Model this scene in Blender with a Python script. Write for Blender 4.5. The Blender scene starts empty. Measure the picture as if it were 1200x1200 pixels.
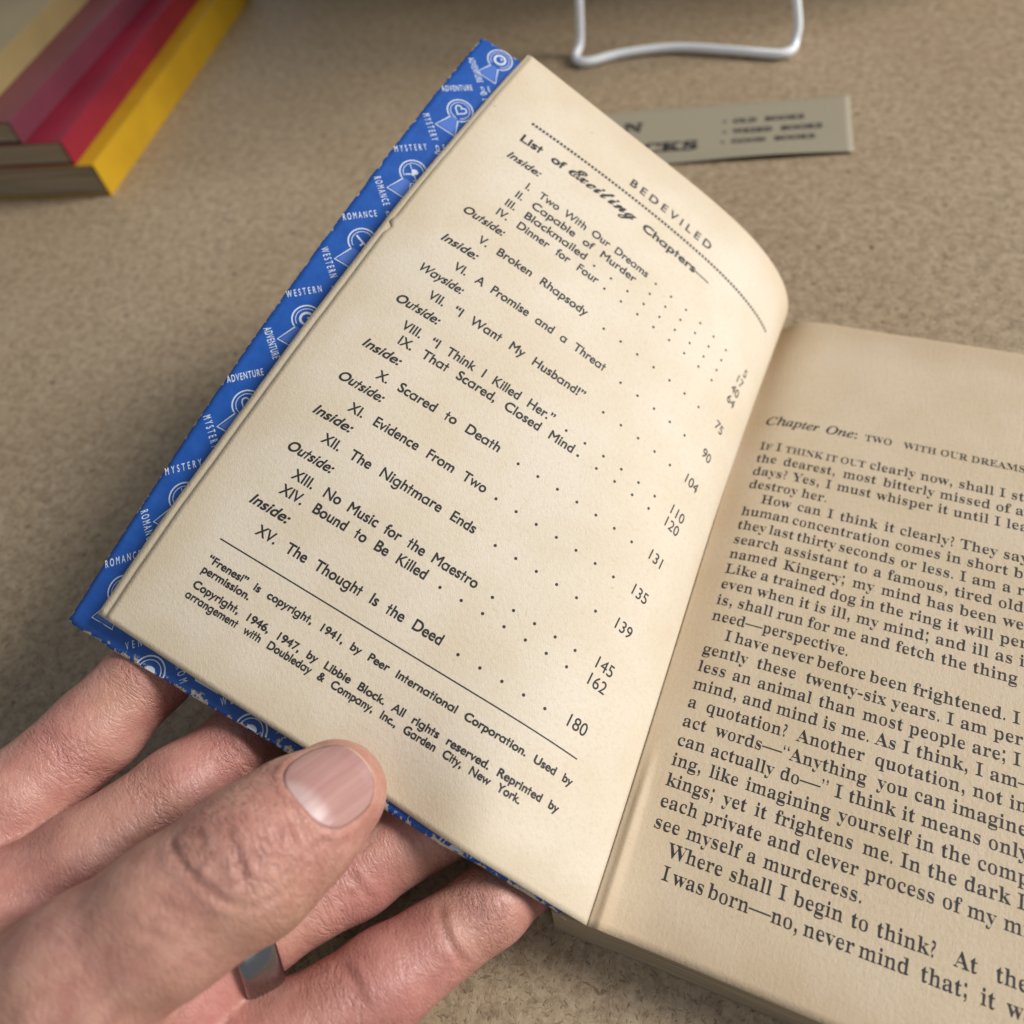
import bpy, math, random
import numpy as np
from mathutils import Matrix, Vector
from mathutils.geometry import delaunay_2d_cdt

S = bpy.context.scene
COL = S.collection
MM = 0.001
rng = random.Random(7)
nrng = np.random.default_rng(11)

# ------------------------------------------------------------------ camera
CAM_R=[[0.9229, -0.2388, 0.3022], [0.365, 0.7927, -0.4882], [-0.123, 0.5608, 0.8187]]
CAM_C=[10.368, -178.5896, 168.891]
LEAF_C=[-0.067, -83.109, 10.975, 1.088, 82.338, -3.578, 0.287, -0.027, 0.512, 0.196, -0.004, -0.257, -0.139, -83.032, 12.672, 2.512, 82.277, -3.398, 0.062, -0.018, 0.218, 0.134, -0.0, -0.15, -1.183, -82.82, 16.802, 5.205, 82.182, -2.411, -0.305, 0.02, -0.346, 0.008, 0.008, -0.012, -5.512, -82.308, 24.096, 7.676, 82.116, -0.676, -0.644, 0.078, -0.862, 0.011, 0.002, 0.071, -15.006, -81.307, 32.813, 9.664, 81.967, 1.676, -1.031, 0.162, -1.615, 0.084, -0.049, 0.295, -31.195, -79.397, 41.53, 11.555, 81.362, 5.442, -1.24, 0.376, -2.483, -0.11, -0.086, 0.11, -58.34, -76.186, 54.916, 13.396, 80.571, 9.643, -1.613, 0.617, -3.606, -0.21, -0.095, -0.125, -80.744, -73.361, 63.918, 14.694, 79.882, 12.984, -1.253, 0.69, -3.383, -0.261, -0.04, -0.253, -95.955, -70.98, 67.664, 15.461, 79.059, 15.92, -0.739, 0.436, -1.875, -0.13, 0.141, -0.468]
COVER_C=[-3.983, -82.702, 8.968, 0.912, 82.406, -3.54, 0.362, -0.032, 0.187, 0.226, 0.002, -0.055, -4.206, -82.612, 10.933, 1.295, 82.385, -3.486, 0.259, -0.023, 0.157, 0.214, 0.0, -0.046, -5.536, -82.395, 15.368, 2.433, 82.36, -3.118, -0.134, 0.004, -0.02, 0.146, 0.0, -0.01, -10.171, -81.961, 22.512, 4.487, 82.327, -1.626, -0.763, 0.057, -0.666, 0.029, -0.002, 0.062, -19.548, -81.218, 31.225, 6.851, 82.174, 1.121, -1.102, 0.132, -1.473, -0.013, -0.023, 0.163, -35.516, -79.855, 40.291, 9.233, 81.614, 5.596, -1.008, 0.3, -2.106, -0.045, -0.063, 0.208, -63.416, -77.253, 51.768, 11.69, 80.628, 11.728, -0.361, 0.336, -1.586, -0.024, -0.035, 0.116, -85.744, -75.323, 61.021, 13.146, 80.185, 15.088, 0.01, 0.112, -0.749, -0.001, 0.0, -0.02, -100.876, -73.602, 65.365, 13.814, 79.581, 18.176, -0.405, 0.584, -2.601, -0.244, 0.022, -0.246]

cam_d = bpy.data.cameras.new('camera')
cam_d.sensor_fit = 'HORIZONTAL'
cam_d.sensor_width = 36.0
cam_d.lens = 27.0
cam_d.clip_start = 0.005
cam_d.clip_end = 50.0
cam_d.dof.use_dof = True
cam_d.dof.focus_distance = 0.149
cam_d.dof.aperture_fstop = 12.0
cam_o = bpy.data.objects.new('camera', cam_d)
COL.objects.link(cam_o)
M = Matrix.Identity(4)
for i in range(3):
    for j in range(3):
        M[i][j] = CAM_R[i][j]
    M[i][3] = CAM_C[i] * MM
cam_o.matrix_world = M
S.camera = cam_o

# ------------------------------------------------------------------ light
W = bpy.data.worlds.new('World')
S.world = W
W.use_nodes = True
bg = W.node_tree.nodes['Background']
bg.inputs[0].default_value = (0.86, 0.93, 1.0, 1)
bg.inputs[1].default_value = 0.30

def area(name, loc, target, sx, sy, power, color):
    d = bpy.data.lights.new(name, 'AREA')
    d.shape = 'RECTANGLE'; d.size = sx; d.size_y = sy
    d.energy = power; d.color = color
    o = bpy.data.objects.new(name, d)
    COL.objects.link(o)
    o.location = loc
    v = Vector(target) - Vector(loc)
    o.rotation_euler = v.to_track_quat('-Z', 'Y').to_euler()
    return o
area('window_light', (2.10, 1.10, 1.62), (-0.03, -0.04, 0.02), 1.00, 1.00, 120.0, (1.0, 0.985, 0.965))
area('room_light', (0.75, -0.80, 0.85), (0, -0.08, 0), 0.6, 0.6, 1.2, (1.0, 0.94, 0.86))

S.view_settings.view_transform = 'Standard'
S.view_settings.look = 'None'
S.view_settings.exposure = 0.0
S.view_settings.gamma = 1.0
S.view_settings.use_curve_mapping = False
S.cycles.max_bounces = 8
S.cycles.use_denoising = True

# ------------------------------------------------------------------ node helper
class NT:
    def __init__(self, name):
        m = bpy.data.materials.new(name); m.use_nodes = True
        self.m = m; self.t = m.node_tree
        self.b = self.t.nodes['Principled BSDF']
    def n(self, typ, **kw):
        nd = self.t.nodes.new(typ)
        for k, v in kw.items():
            if k in nd.bl_rna.properties and k not in ('inputs',):
                setattr(nd, k, v)
            else:
                nd.inputs[k].default_value = v
        return nd
    def l(self, a, b): self.t.links.new(a, b)
    def sock(self, x, nd, i):
        if isinstance(x, bpy.types.NodeSocket): self.l(x, nd.inputs[i])
        else: nd.inputs[i].default_value = x
    def math(self, op, a, b=0.0, c=None, clamp=False):
        nd = self.t.nodes.new('ShaderNodeMath'); nd.operation = op; nd.use_clamp = clamp
        self.sock(a, nd, 0); self.sock(b, nd, 1)
        if c is not None: self.sock(c, nd, 2)
        return nd.outputs[0]
    def mix(self, f, a, b, mode='MIX'):
        nd = self.t.nodes.new('ShaderNodeMix'); nd.data_type = 'RGBA'; nd.blend_type = mode
        self.sock(f, nd, 0); self.sock(a, nd, 6); self.sock(b, nd, 7)
        return nd.outputs[2]
    def ramp(self, x, a, b):
        nd = self.t.nodes.new('ShaderNodeMapRange'); nd.interpolation_type = 'SMOOTHSTEP'
        self.sock(x, nd, 0); nd.inputs[1].default_value = a; nd.inputs[2].default_value = b
        return nd.outputs[0]
    def noise(self, vec, scale, detail=3.0, rough=0.55, dist=0.0):
        nd = self.t.nodes.new('ShaderNodeTexNoise')
        nd.inputs['Scale'].default_value = scale; nd.inputs['Detail'].default_value = detail
        nd.inputs['Roughness'].default_value = rough; nd.inputs['Distortion'].default_value = dist
        self.l(vec, nd.inputs['Vector'])
        return nd.outputs['Fac']
    def mapping(self, vec, rot=(0, 0, 0), scale=(1, 1, 1), loc=(0, 0, 0)):
        if any(rot) and tuple(scale) != (1, 1, 1):
            vec = self.mapping(vec, rot); rot = (0, 0, 0)
        nd = self.t.nodes.new('ShaderNodeMapping')
        nd.inputs['Rotation'].default_value = rot; nd.inputs['Scale'].default_value = scale; nd.inputs['Location'].default_value = loc
        self.l(vec, nd.inputs['Vector'])
        return nd.outputs[0]
    def obj(self):
        return self.t.nodes.new('ShaderNodeTexCoord').outputs['Object']
    def uv(self):
        return self.t.nodes.new('ShaderNodeTexCoord').outputs['UV']
    def bump(self, h, strength, dist):
        nd = self.t.nodes.new('ShaderNodeBump')
        nd.inputs['Strength'].default_value = strength; nd.inputs['Distance'].default_value = dist
        self.l(h, nd.inputs['Height']); self.l(nd.outputs[0], self.b.inputs['Normal'])
        return nd
    def base(self, c): self.sock(c, self.b, 'Base Color')

def c4(r, g, b): return (r, g, b, 1.0)

def plain(name, col, rough=0.5, metal=0.0, spec=0.5):
    k = NT(name); k.b.inputs['Base Color'].default_value = c4(*col)
    k.b.inputs['Roughness'].default_value = rough; k.b.inputs['Metallic'].default_value = metal
    k.b.inputs['Specular IOR Level'].default_value = spec
    return k

# ------------------------------------------------------------------ materials
def mat_table():
    k = NT('pressed_board'); p = k.obj()
    big = k.noise(p, 11.0, 3); mid = k.noise(p, 420.0, 5, 0.7); clump = k.noise(p, 260.0, 4, 0.7)
    col = k.mix(k.ramp(big, 0.3, 0.7), c4(0.335, 0.245, 0.150), c4(0.400, 0.303, 0.198))
    col = k.mix(k.math('MULTIPLY', k.ramp(clump, 0.48, 0.66), 0.5), col, c4(0.165, 0.112, 0.064))
    col = k.mix(k.math('MULTIPLY', k.ramp(clump, 0.47, 0.34), 0.45), col, c4(0.46, 0.375, 0.27))
    col = k.mix(k.math('MULTIPLY', k.ramp(mid, 0.45, 0.62), 0.45), col, c4(0.150, 0.098, 0.054))
    h = k.math('MULTIPLY', mid, 0.8)
    for i, (ang, sc, off, ar) in enumerate([(0.3, 1500, 0, .36), (1.25, 1750, 3.1, .30), (2.2, 1300, 7.7, .36), (2.85, 1900, 12.4, .28), (0.8, 1050, 21.0, .30), (1.9, 1150, 33.0, .28)]):
        warp = k.n('ShaderNodeTexNoise', Scale=90.0); k.l(p, warp.inputs['Vector'])
        wv = k.n('ShaderNodeVectorMath', operation='MULTIPLY_ADD'); k.l(warp.outputs['Color'], wv.inputs[0]); wv.inputs[1].default_value = (.006, .006, 0); k.l(p, wv.inputs[2])
        v = k.mapping(wv.outputs[0], (0, 0, ang), (sc, sc * ar, sc), (off, off * 1.7, 0))
        f = k.noise(v, 1.0, 2, 0.5, 0.35)
        light = k.ramp(f, 0.62, 0.70); dark = k.ramp(f, 0.36, 0.29)
        col = k.mix(k.math('MULTIPLY', light, 0.48), col, (c4(0.47, 0.37, 0.245), c4(0.40, 0.29, 0.17), c4(0.35, 0.245, 0.135))[i % 3])
        col = k.mix(k.math('MULTIPLY', dark, 0.60), col, (c4(0.085, 0.050, 0.026), c4(0.12, 0.066, 0.03))[i % 2])
        h = k.math('ADD', h, k.math('MULTIPLY', f, 0.8))
    vo = k.n('ShaderNodeTexVoronoi', Scale=120.0); k.l(p, vo.inputs['Vector'])
    sp = k.math('MULTIPLY', k.ramp(vo.outputs['Distance'], 0.10, 0.06), k.ramp(k.noise(p, 60, 1), 0.50, 0.56))
    col = k.mix(k.math('MULTIPLY', sp, 0.9), col, c4(0.018, 0.013, 0.01))
    k.base(col); k.b.inputs['Roughness'].default_value = 0.52
    k.b.inputs['Specular IOR Level'].default_value = 0.5
    k.bump(h, 0.28, 0.00022)
    return k.m

def mat_paper(name, tone, edge_tone, edge_w=6.0, rib=False, gutter_shade=0.0):
    """aged pulp paper; UV carries (distance from the gutter, height up the page) in decimetres"""
    k = NT(name); uv = k.uv()
    sx = k.n('ShaderNodeSeparateXYZ'); k.l(uv, sx.inputs[0])
    blot = k.noise(uv, 5.0, 3); fine = k.noise(uv, 90.0, 3, 0.7); fib = k.noise(k.mapping(uv, (0, 0, 0.5), (1, .35, 1)), 260.0, 2, 0.6, 1.5)
    fib2 = k.noise(k.mapping(uv, (0, 0, 2.1), (1, .35, 1), (3, 1, 0)), 230.0, 2, 0.6, 1.5)
    col = k.mix(k.ramp(blot, 0.3, 0.72), c4(*tone), c4(tone[0] * .93, tone[1] * .90, tone[2] * .83))
    col = k.mix(k.math('MULTIPLY', k.ramp(fine, 0.45, 0.8), 0.34), col, c4(tone[0] * .72, tone[1] * .66, tone[2] * .55))
    col = k.mix(k.math('MULTIPLY', k.ramp(fib, 0.66, 0.75), 0.22), col, c4(tone[0] * .50, tone[1] * .42, tone[2] * .32))
    col = k.mix(k.math('MULTIPLY', k.ramp(fib2, 0.64, 0.74), 0.22), col, c4(min(1, tone[0] * 1.2), min(1, tone[1] * 1.22), min(1, tone[2] * 1.3)))
    # browning that creeps in from the trimmed edges
    wob = k.math('MULTIPLY', k.math('SUBTRACT', k.noise(uv, 7.0, 2), 0.5), 0.12)
    ew = edge_w / 100
    top = k.ramp(k.math('ADD', k.math('SUBTRACT', 1.65, sx.outputs[1]), wob), ew * 2.2, 0.0)
    bot = k.ramp(k.math('ADD', sx.outputs[1], wob), ew * 1.6, 0.0)
    left = k.ramp(k.math('ADD', k.math('SUBTRACT', 1.055, sx.outputs[0]), wob), ew * 1.6, 0.0)
    e = k.math('MAXIMUM', k.math('MAXIMUM', top, bot), left)
    col = k.mix(k.math('MULTIPLY', e, 0.52), col, c4(*edge_tone))
    if gutter_shade:  # warm shade beside the raised leaf, painted into the page colour
        g = k.ramp(k.math('ADD', sx.outputs[0], wob), 0.14, 0.0)
        col = k.mix(k.math('MULTIPLY', g, gutter_shade), col, c4(*edge_tone))
    vo = k.n('ShaderNodeTexVoronoi', Scale=11.0); k.l(uv, vo.inputs['Vector'])
    fox = k.math('MULTIPLY', k.ramp(vo.outputs['Distance'], 0.05, 0.015), k.ramp(k.noise(uv, 9, 1), 0.52, 0.6))
    col = k.mix(k.math('MULTIPLY', fox, 0.45), col, c4(0.16, 0.10, 0.05))
    k.base(col); k.b.inputs['Roughness'].default_value = 0.58
    k.b.inputs['Specular IOR Level'].default_value = 0.32
    h = k.math('ADD', k.math('MULTIPLY', k.noise(uv, 120.0, 4, 0.65), 1.0), k.math('MULTIPLY', fib, 0.7))
    if rib:
        r = k.noise(k.mapping(uv, (0, 0, 0), (150, 22, 1)), 1.0, 2, 0.5)
        h = k.math('ADD', h, k.math('MULTIPLY', r, 0.5))
    k.bump(h, 0.42, 0.0002)
    return k.m

def mat_cover():
    k = NT('blue_cover_card'); uv = k.uv()
    sx = k.n('ShaderNodeSeparateXYZ'); k.l(uv, sx.inputs[0])
    blot = k.noise(uv, 30.0, 4, 0.6)
    col = k.mix(k.ramp(blot, 0.35, 0.7), c4(0.007, 0.070, 0.315), c4(0.012, 0.086, 0.365))
    # flaked ink: bare card along the bottom and the outer edge
    n1 = k.noise(uv, 75.0, 5, 0.7); n2 = k.noise(uv, 14.0, 2)
    db = k.math('ADD', sx.outputs[1], 0.005)
    wear = k.math('ADD', n1, k.math('MULTIPLY', k.math('SUBTRACT', n2, 0.5), 0.55))
    bw = k.math('GREATER_THAN', wear, k.math('ADD', 0.485, k.math('MULTIPLY', db, 13.0)))
    dl = k.math('SUBTRACT', 1.1307, sx.outputs[0])
    lw = k.math('GREATER_THAN', wear, k.math('ADD', 0.53, k.math('MULTIPLY', dl, 42.0)))
    dt = k.math('SUBTRACT', 1.655, sx.outputs[1])
    tw = k.math('GREATER_THAN', wear, k.math('ADD', 0.52, k.math('MULTIPLY', dt, 35.0)))
    w = k.math('MAXIMUM', k.math('MAXIMUM', bw, lw), tw)
    col = k.mix(w, col, c4(0.58, 0.50, 0.37))
    k.base(col); k.b.inputs['Roughness'].default_value = 0.42
    k.bump(k.math('SUBTRACT', k.noise(uv, 60.0, 3), k.math('MULTIPLY', w, 0.6)), 0.3, 0.0002)
    return k.m

def mat_skin():
    k = NT('skin'); p = k.obj()
    at = k.n('ShaderNodeVertexColor', layer_name='flush')
    sp = k.n('ShaderNodeSeparateColor'); k.l(at.outputs['Color'], sp.inputs[0])
    ax = k.n('ShaderNodeAttribute', attribute_name='skin_axis')     # along the thumb, around it, how wrinkled
    sa = k.n('ShaderNodeSeparateXYZ'); k.l(ax.outputs['Vector'], sa.inputs[0])
    mott = k.noise(p, 190.0, 5, 0.65); big = k.noise(p, 55.0, 3); spk = k.noise(p, 620.0, 3, 0.6)
    col = k.mix(k.ramp(mott, 0.32, 0.7), c4(0.50, 0.270, 0.205), c4(0.39, 0.180, 0.138))
    col = k.mix(k.math('MULTIPLY', k.ramp(big, 0.38, 0.68), 0.45), col, c4(0.46, 0.275, 0.165))
    col = k.mix(sp.outputs[0], col, k.mix(k.ramp(mott, 0.35, 0.7), c4(0.46, 0.205, 0.165), c4(0.38, 0.150, 0.122)))
    col = k.mix(k.math('MULTIPLY', k.ramp(spk, 0.52, 0.75), 0.22), col, c4(0.30, 0.12, 0.09))
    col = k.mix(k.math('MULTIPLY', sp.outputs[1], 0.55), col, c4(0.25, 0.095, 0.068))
    k.base(col)
    k.b.inputs['Roughness'].default_value = 0.40
    k.b.inputs['Specular IOR Level'].default_value = 0.5
    k.b.inputs['Subsurface Weight'].default_value = 0.18
    k.b.inputs['Subsurface Radius'].default_value = (1.0, 0.36, 0.22)
    k.b.inputs['Subsurface Scale'].default_value = 0.0016
    vo = k.n('ShaderNodeTexVoronoi', Scale=1250.0, feature='DISTANCE_TO_EDGE'); k.l(p, vo.inputs['Vector'])
    fine = k.noise(k.mapping(p, (0, 0, 0.9), (1, 2.6, 1)), 380.0, 5, 0.7, 0.5)
    h = k.math('ADD', k.math('MULTIPLY', k.ramp(vo.outputs['Distance'], 0.0, 0.22), 0.14), k.math('MULTIPLY', fine, 1.3))
    wr = k.noise(k.mapping(ax.outputs['Vector'], (0, 0, 0), (0.62, 0.16, 0)), 1.0, 3, 0.55, 1.3)
    wr2 = k.noise(k.mapping(ax.outputs['Vector'], (0, 0, 0.5), (0.9, 0.35, 0)), 1.0, 2, 0.55, 0.8)
    wl = k.math('ADD', k.math('MULTIPLY', k.math('ABSOLUTE', k.math('SUBTRACT', wr, 0.5)), 9.0), k.math('MULTIPLY', k.math('ABSOLUTE', k.math('SUBTRACT', wr2, 0.5)), 5.0))
    wl = k.math('MINIMUM', wl, 1.0)
    h = k.math('ADD', h, k.math('MULTIPLY', wl, k.math('MULTIPLY', sa.outputs[2], 2.2)))
    k.bump(h, 0.5, 0.00033)
    return k.m

def mat_nail():
    k = NT('nail'); uv = k.uv()
    sx = k.n('ShaderNodeSeparateXYZ'); k.l(uv, sx.inputs[0])   # x across, y from cuticle 0 to tip 1
    st = k.noise(k.mapping(uv, (0, 0, 0), (1, .03, 1)), 13.0, 3, 0.6)
    col = k.mix(k.ramp(st, 0.3, 0.75), c4(0.345, 0.180, 0.160), c4(0.40, 0.228, 0.205))
    dx = k.math('SUBTRACT', sx.outputs[0], 0.5)
    lun = k.math('ADD', sx.outputs[1], k.math('MULTIPLY', k.math('MULTIPLY', dx, dx), 0.9))
    col = k.mix(k.math('MULTIPLY', k.ramp(lun, 0.26, 0.10), 0.7), col, c4(0.48, 0.345, 0.32))
    tip = k.math('SUBTRACT', sx.outputs[1], k.math('MULTIPLY', k.math('MULTIPLY', dx, dx), -0.30))
    col = k.mix(k.math('MULTIPLY', k.ramp(tip, 0.965, 0.995), 0.7), col, c4(0.60, 0.47, 0.36))
    k.base(col); k.b.inputs['Roughness'].default_value = 0.37
    k.b.inputs['Subsurface Weight'].default_value = 0.1
    k.b.inputs['Subsurface Scale'].default_value = 0.0015
    k.bump(st, 0.6, 0.00022)
    return k.m

M_TABLE = mat_table()
M_LEAF = mat_paper('aged_page_paper', (0.645, 0.56, 0.445), (0.53, 0.415, 0.27))
M_PAGE = mat_paper('tanned_page_paper', (0.565, 0.455, 0.325), (0.44, 0.315, 0.195), rib=True, gutter_shade=0.4)
M_COVER = mat_cover()
M_SKIN = mat_skin()
M_NAIL = mat_nail()
k = plain('printing_ink', (0.028, 0.026, 0.027), 0.6, spec=0.3); M_INK = k.m
k = plain('cover_white_ink', (0.62, 0.66, 0.72), 0.5); M_WHITE_INK = k.m
k = plain('cover_pale_blue_ink', (0.06, 0.15, 0.48), 0.5); M_PALE_INK = k.m
k = NT('page_edges'); v = k.obj()
st = k.noise(k.mapping(v, (0, 0, 0), (18, 18, 2300)), 1.0, 3, 0.6)
k.base(k.mix(k.ramp(st, 0.3, 0.7), c4(0.44, 0.355, 0.245), c4(0.20, 0.15, 0.095))); k.b.inputs['Roughness'].default_value = 0.8
k.bump(st, 0.8, 0.0004); M_EDGES = k.m
k = NT('white_plastic_coat'); v = k.obj(); k.base(c4(0.86, 0.88, 0.90)); k.b.inputs['Roughness'].default_value = 0.32
k.bump(k.noise(v, 300, 2), 0.15, 0.0003); M_WIRE = k.m
k = NT('grey_card'); v = k.obj(); n = k.noise(v, 700, 3)
k.base(k.mix(n, c4(0.315, 0.275, 0.195), c4(0.275, 0.235, 0.165))); k.b.inputs['Roughness'].default_value = 0.6
k.bump(n, 0.2, 0.0002); M_CARD = k.m
k = NT('ring_metal'); v = k.obj(); n = k.noise(k.mapping(v, (0, 0, .6), (1, 1, 1)), 900, 3)
k.base(c4(0.29, 0.285, 0.29)); k.b.inputs['Metallic'].default_value = 1.0; k.b.inputs['Roughness'].default_value = 0.17
k.bump(n, 0.06, 0.0002); M_RING = k.m
def gloss_cover(name, a, b, rough=0.35):
    k = NT(name); v = k.obj()
    k.base(k.mix(k.ramp(k.noise(v, 35, 3), .35, .7), c4(*a), c4(*b))); k.b.inputs['Roughness'].default_value = rough
    k.bump(k.noise(v, 90, 3), 0.2, 0.0004)
    return k.m
M_YELLOW = gloss_cover('yellow_cover', (0.50, 0.285, 0.008), (0.42, 0.23, 0.006), 0.42)
M_RED = gloss_cover('crimson_cover', (0.24, 0.012, 0.03), (0.19, 0.009, 0.025))
M_MAROON = gloss_cover('maroon_cover', (0.16, 0.035, 0.055), (0.13, 0.03, 0.045))
M_OCHRE = gloss_cover('khaki_cover', (0.30, 0.22, 0.10), (0.26, 0.19, 0.08))

# ------------------------------------------------------------------ mesh helpers (all input in millimetres)
def link(name, V, F, mat, parent=None, smooth=True, uvs=None, flat_from=None):
    me = bpy.data.meshes.new(name)
    V = np.asarray(V, dtype=float) * MM
    me.from_pydata(V.tolist(), [], F if isinstance(F, list) else F.tolist())
    me.materials.append(mat)
    if smooth:
        nf = len(me.polygons); keep = nf if flat_from is None else flat_from
        me.polygons.foreach_set('use_smooth', [True] * keep + [False] * (nf - keep))
    if uvs is not None:
        ul = me.uv_layers.new(name='UVMap')
        li = np.zeros(len(me.loops), dtype=int); me.loops.foreach_get('vertex_index', li)
        ul.data.foreach_set('uv', np.asarray(uvs, dtype=float)[li].ravel())
    me.update()
    o = bpy.data.objects.new(name, me); COL.objects.link(o)
    if parent: o.parent = parent
    return o

def empty(name, label, cat, group=None):
    o = bpy.data.objects.new(name, None); COL.objects.link(o)
    o.empty_display_size = 0.01
    return tag(o, label, cat, group)

def tag(o, label, cat, group=None):
    o['label'] = label; o['category'] = cat
    if group: o['group'] = group
    return o

def slab(top, nrm, nu, nv, th):
    """closed sheet: top grid (nu*nv points) and the same grid pushed back by th along the normal"""
    n = nu * nv
    V = np.concatenate([top, top - nrm * th])
    i, j = np.meshgrid(np.arange(nu - 1), np.arange(nv - 1), indexing='ij')
    a = (i * nv + j).ravel(); b = a + nv; c = b + 1; d = a + 1
    F = [tuple(f) for f in np.stack([a, b, c, d], 1).tolist()] + [tuple(f) for f in (np.stack([d, c, b, a], 1) + n).tolist()]
    for q in range(nv - 1):
        F.append((q + 1, q, q + n, q + 1 + n)[::-1]); z = (nu - 1) * nv + q; F.append((z, z + 1, z + 1 + n, z + n)[::-1])
    for q in range(nu - 1):
        z = q * nv; F.append((z, z + nv, z + nv + n, z + n)[::-1]); z = q * nv + nv - 1; F.append((z + nv, z, z + n, z + nv + n)[::-1])
    return V, F

def tube(path, r, seg=14, closed=False):
    P = np.asarray(path, float); n = len(P)
    T = np.gradient(P, axis=0) if not closed else np.roll(P, -1, 0) - np.roll(P, 1, 0)
    T /= np.linalg.norm(T, axis=1)[:, None]
    u = np.cross(T[0], [0, 0, 1.0]);
    if np.linalg.norm(u) < .1: u = np.cross(T[0], [1.0, 0, 0])
    V = []
    for q in range(n):
        u = u - T[q] * (u @ T[q]); u /= np.linalg.norm(u); w = np.cross(T[q], u)
        for s in range(seg):
            a = 2 * math.pi * s / seg
            V.append(P[q] + (u * math.cos(a) + w * math.sin(a)) * r)
    F = []
    for q in range(n if closed else n - 1):
        for s in range(seg):
            q2 = (q + 1) % n
            F.append((q * seg + s, q * seg + (s + 1) % seg, q2 * seg + (s + 1) % seg, q2 * seg + s))
    if not closed:
        F.append(tuple(range(seg))[::-1]); F.append(tuple((n - 1) * seg + s for s in range(seg)))
    return np.array(V), F

def smooth_path(pts, per=8):
    P = np.asarray(pts, float); out = []
    for i in range(len(P) - 1):
        p0 = P[max(i - 1, 0)]; p1 = P[i]; p2 = P[i + 1]; p3 = P[min(i + 2, len(P) - 1)]
        for k in range(per):
            t = k / per
            out.append(.5 * ((2 * p1) + (p2 - p0) * t + (2 * p0 - 5 * p1 + 4 * p2 - p3) * t * t + (3 * p1 - p0 - 3 * p2 + p3) * t ** 3))
    out.append(P[-1])
    return np.array(out)

def rounded_box(cx, cy, z0, lx, ly, h, rot, bev=0.6):
    """closed book block outline with slightly rounded upright edges"""
    pts = []
    for sx, sy, a0 in ((1, 1, 0), (-1, 1, 90), (-1, -1, 180), (1, -1, 270)):
        for k in range(4):
            a = math.radians(a0 + 30 * k)
            pts.append((sx * (lx / 2 - bev) + bev * math.cos(a), sy * (ly / 2 - bev) + bev * math.sin(a)))
    c, s = math.cos(rot), math.sin(rot); n = len(pts)
    V = []; rings = [(z0, bev * .5), (z0 + bev * .5, 0), (z0 + h - bev * .5, 0), (z0 + h, bev * .5)]
    for z, ins in rings:
        for x, y in pts:
            x *= 1 - 2 * ins / lx; y *= 1 - 2 * ins / ly
            V.append((cx + c * x - s * y, cy + s * x + c * y, z))
    F = [tuple(range(n))[::-1], tuple(range(3 * n, 4 * n))]
    for r_ in range(3):
        for q in range(n):
            F.append((r_ * n + q, r_ * n + (q + 1) % n, (r_ + 1) * n + (q + 1) % n, (r_ + 1) * n + q))
    return V, F

# ------------------------------------------------------------------ curled sheets (B-spline in s from the gutter, Chebyshev in t up the page)
SMAX = 118.0
KV = np.array([0, 0, 0, 0, 6, 14, 26, 45, 70, SMAX, SMAX, SMAX, SMAX], float)
NB = len(KV) - 4
def _bs(s, der=0):
    s = np.clip(np.asarray(s, float), 1e-9, SMAX - 1e-9)
    def N(i, k):
        if k == 0: return ((s >= KV[i]) & (s < KV[i + 1])).astype(float)
        o = 0 * s
        if KV[i + k] > KV[i]: o = o + (s - KV[i]) / (KV[i + k] - KV[i]) * N(i, k - 1)
        if KV[i + k + 1] > KV[i + 1]: o = o + (KV[i + k + 1] - s) / (KV[i + k + 1] - KV[i + 1]) * N(i + 1, k - 1)
        return o
    if der == 0: return np.stack([N(i, 3) for i in range(NB)], -1)
    out = []
    for i in range(NB):
        v = 0 * s
        if KV[i + 3] > KV[i]: v = v + 3 / (KV[i + 3] - KV[i]) * N(i, 2)
        if KV[i + 4] > KV[i + 1]: v = v - 3 / (KV[i + 4] - KV[i + 1]) * N(i + 1, 2)
        out.append(v)
    return np.stack(out, -1)
def _tb(t, der=0):
    u = np.asarray(t, float) / 82.5 - 1
    if der == 0: return np.stack([np.ones_like(u), u, 2 * u * u - 1, 4 * u ** 3 - 3 * u], -1)
    return np.stack([0 * u, np.ones_like(u), 4 * u, 12 * u * u - 3], -1) / 82.5
LEAF_C = np.array(LEAF_C).reshape(NB, 4, 3); COVER_C = np.array(COVER_C).reshape(NB, 4, 3)
def _sheet(c, s, t):
    s = np.asarray(s, float).ravel(); t = np.asarray(t, float).ravel()
    ev = lambda a, b: np.einsum('ki,kj,ijc->kc', a, b, c)
    b0, t0 = _bs(s), _tb(t)
    P = ev(b0, t0); n = -np.cross(ev(_bs(s, 1), t0), ev(b0, _tb(t, 1)))
    n /= np.linalg.norm(n, axis=1)[:, None]
    return P, n
def dent(s, t):                       # the sheets give way a little under the thumb
    return 3.0 * np.exp(-((s - 44.0) ** 2 / 160.0 + (t - 1.5) ** 2 / 110.0)) - 1.7 * np.exp(-((s - 26.0) ** 2 / 75.0 + (t - 1.0) ** 2 / 150.0))
def leaf(s, t, off=0.0):
    P, n = _sheet(LEAF_C, s, t)
    s = np.asarray(s, float).ravel(); t = np.asarray(t, float).ravel()
    rip = (.16 * np.sin(t / 12.5 + s / 21 + .6) + .11 * np.sin(t / 7.3 - s / 15)) * np.clip(s / 40, 0, 1)
    return P + n * (off + rip - dent(s, t))[:, None], n
def cover(s, t, off=0.0):
    P, n = _sheet(COVER_C, s, t)
    s = np.asarray(s, float).ravel(); t = np.asarray(t, float).ravel()
    return P + n * (off - 0.75 * dent(s, t))[:, None], n
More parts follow.
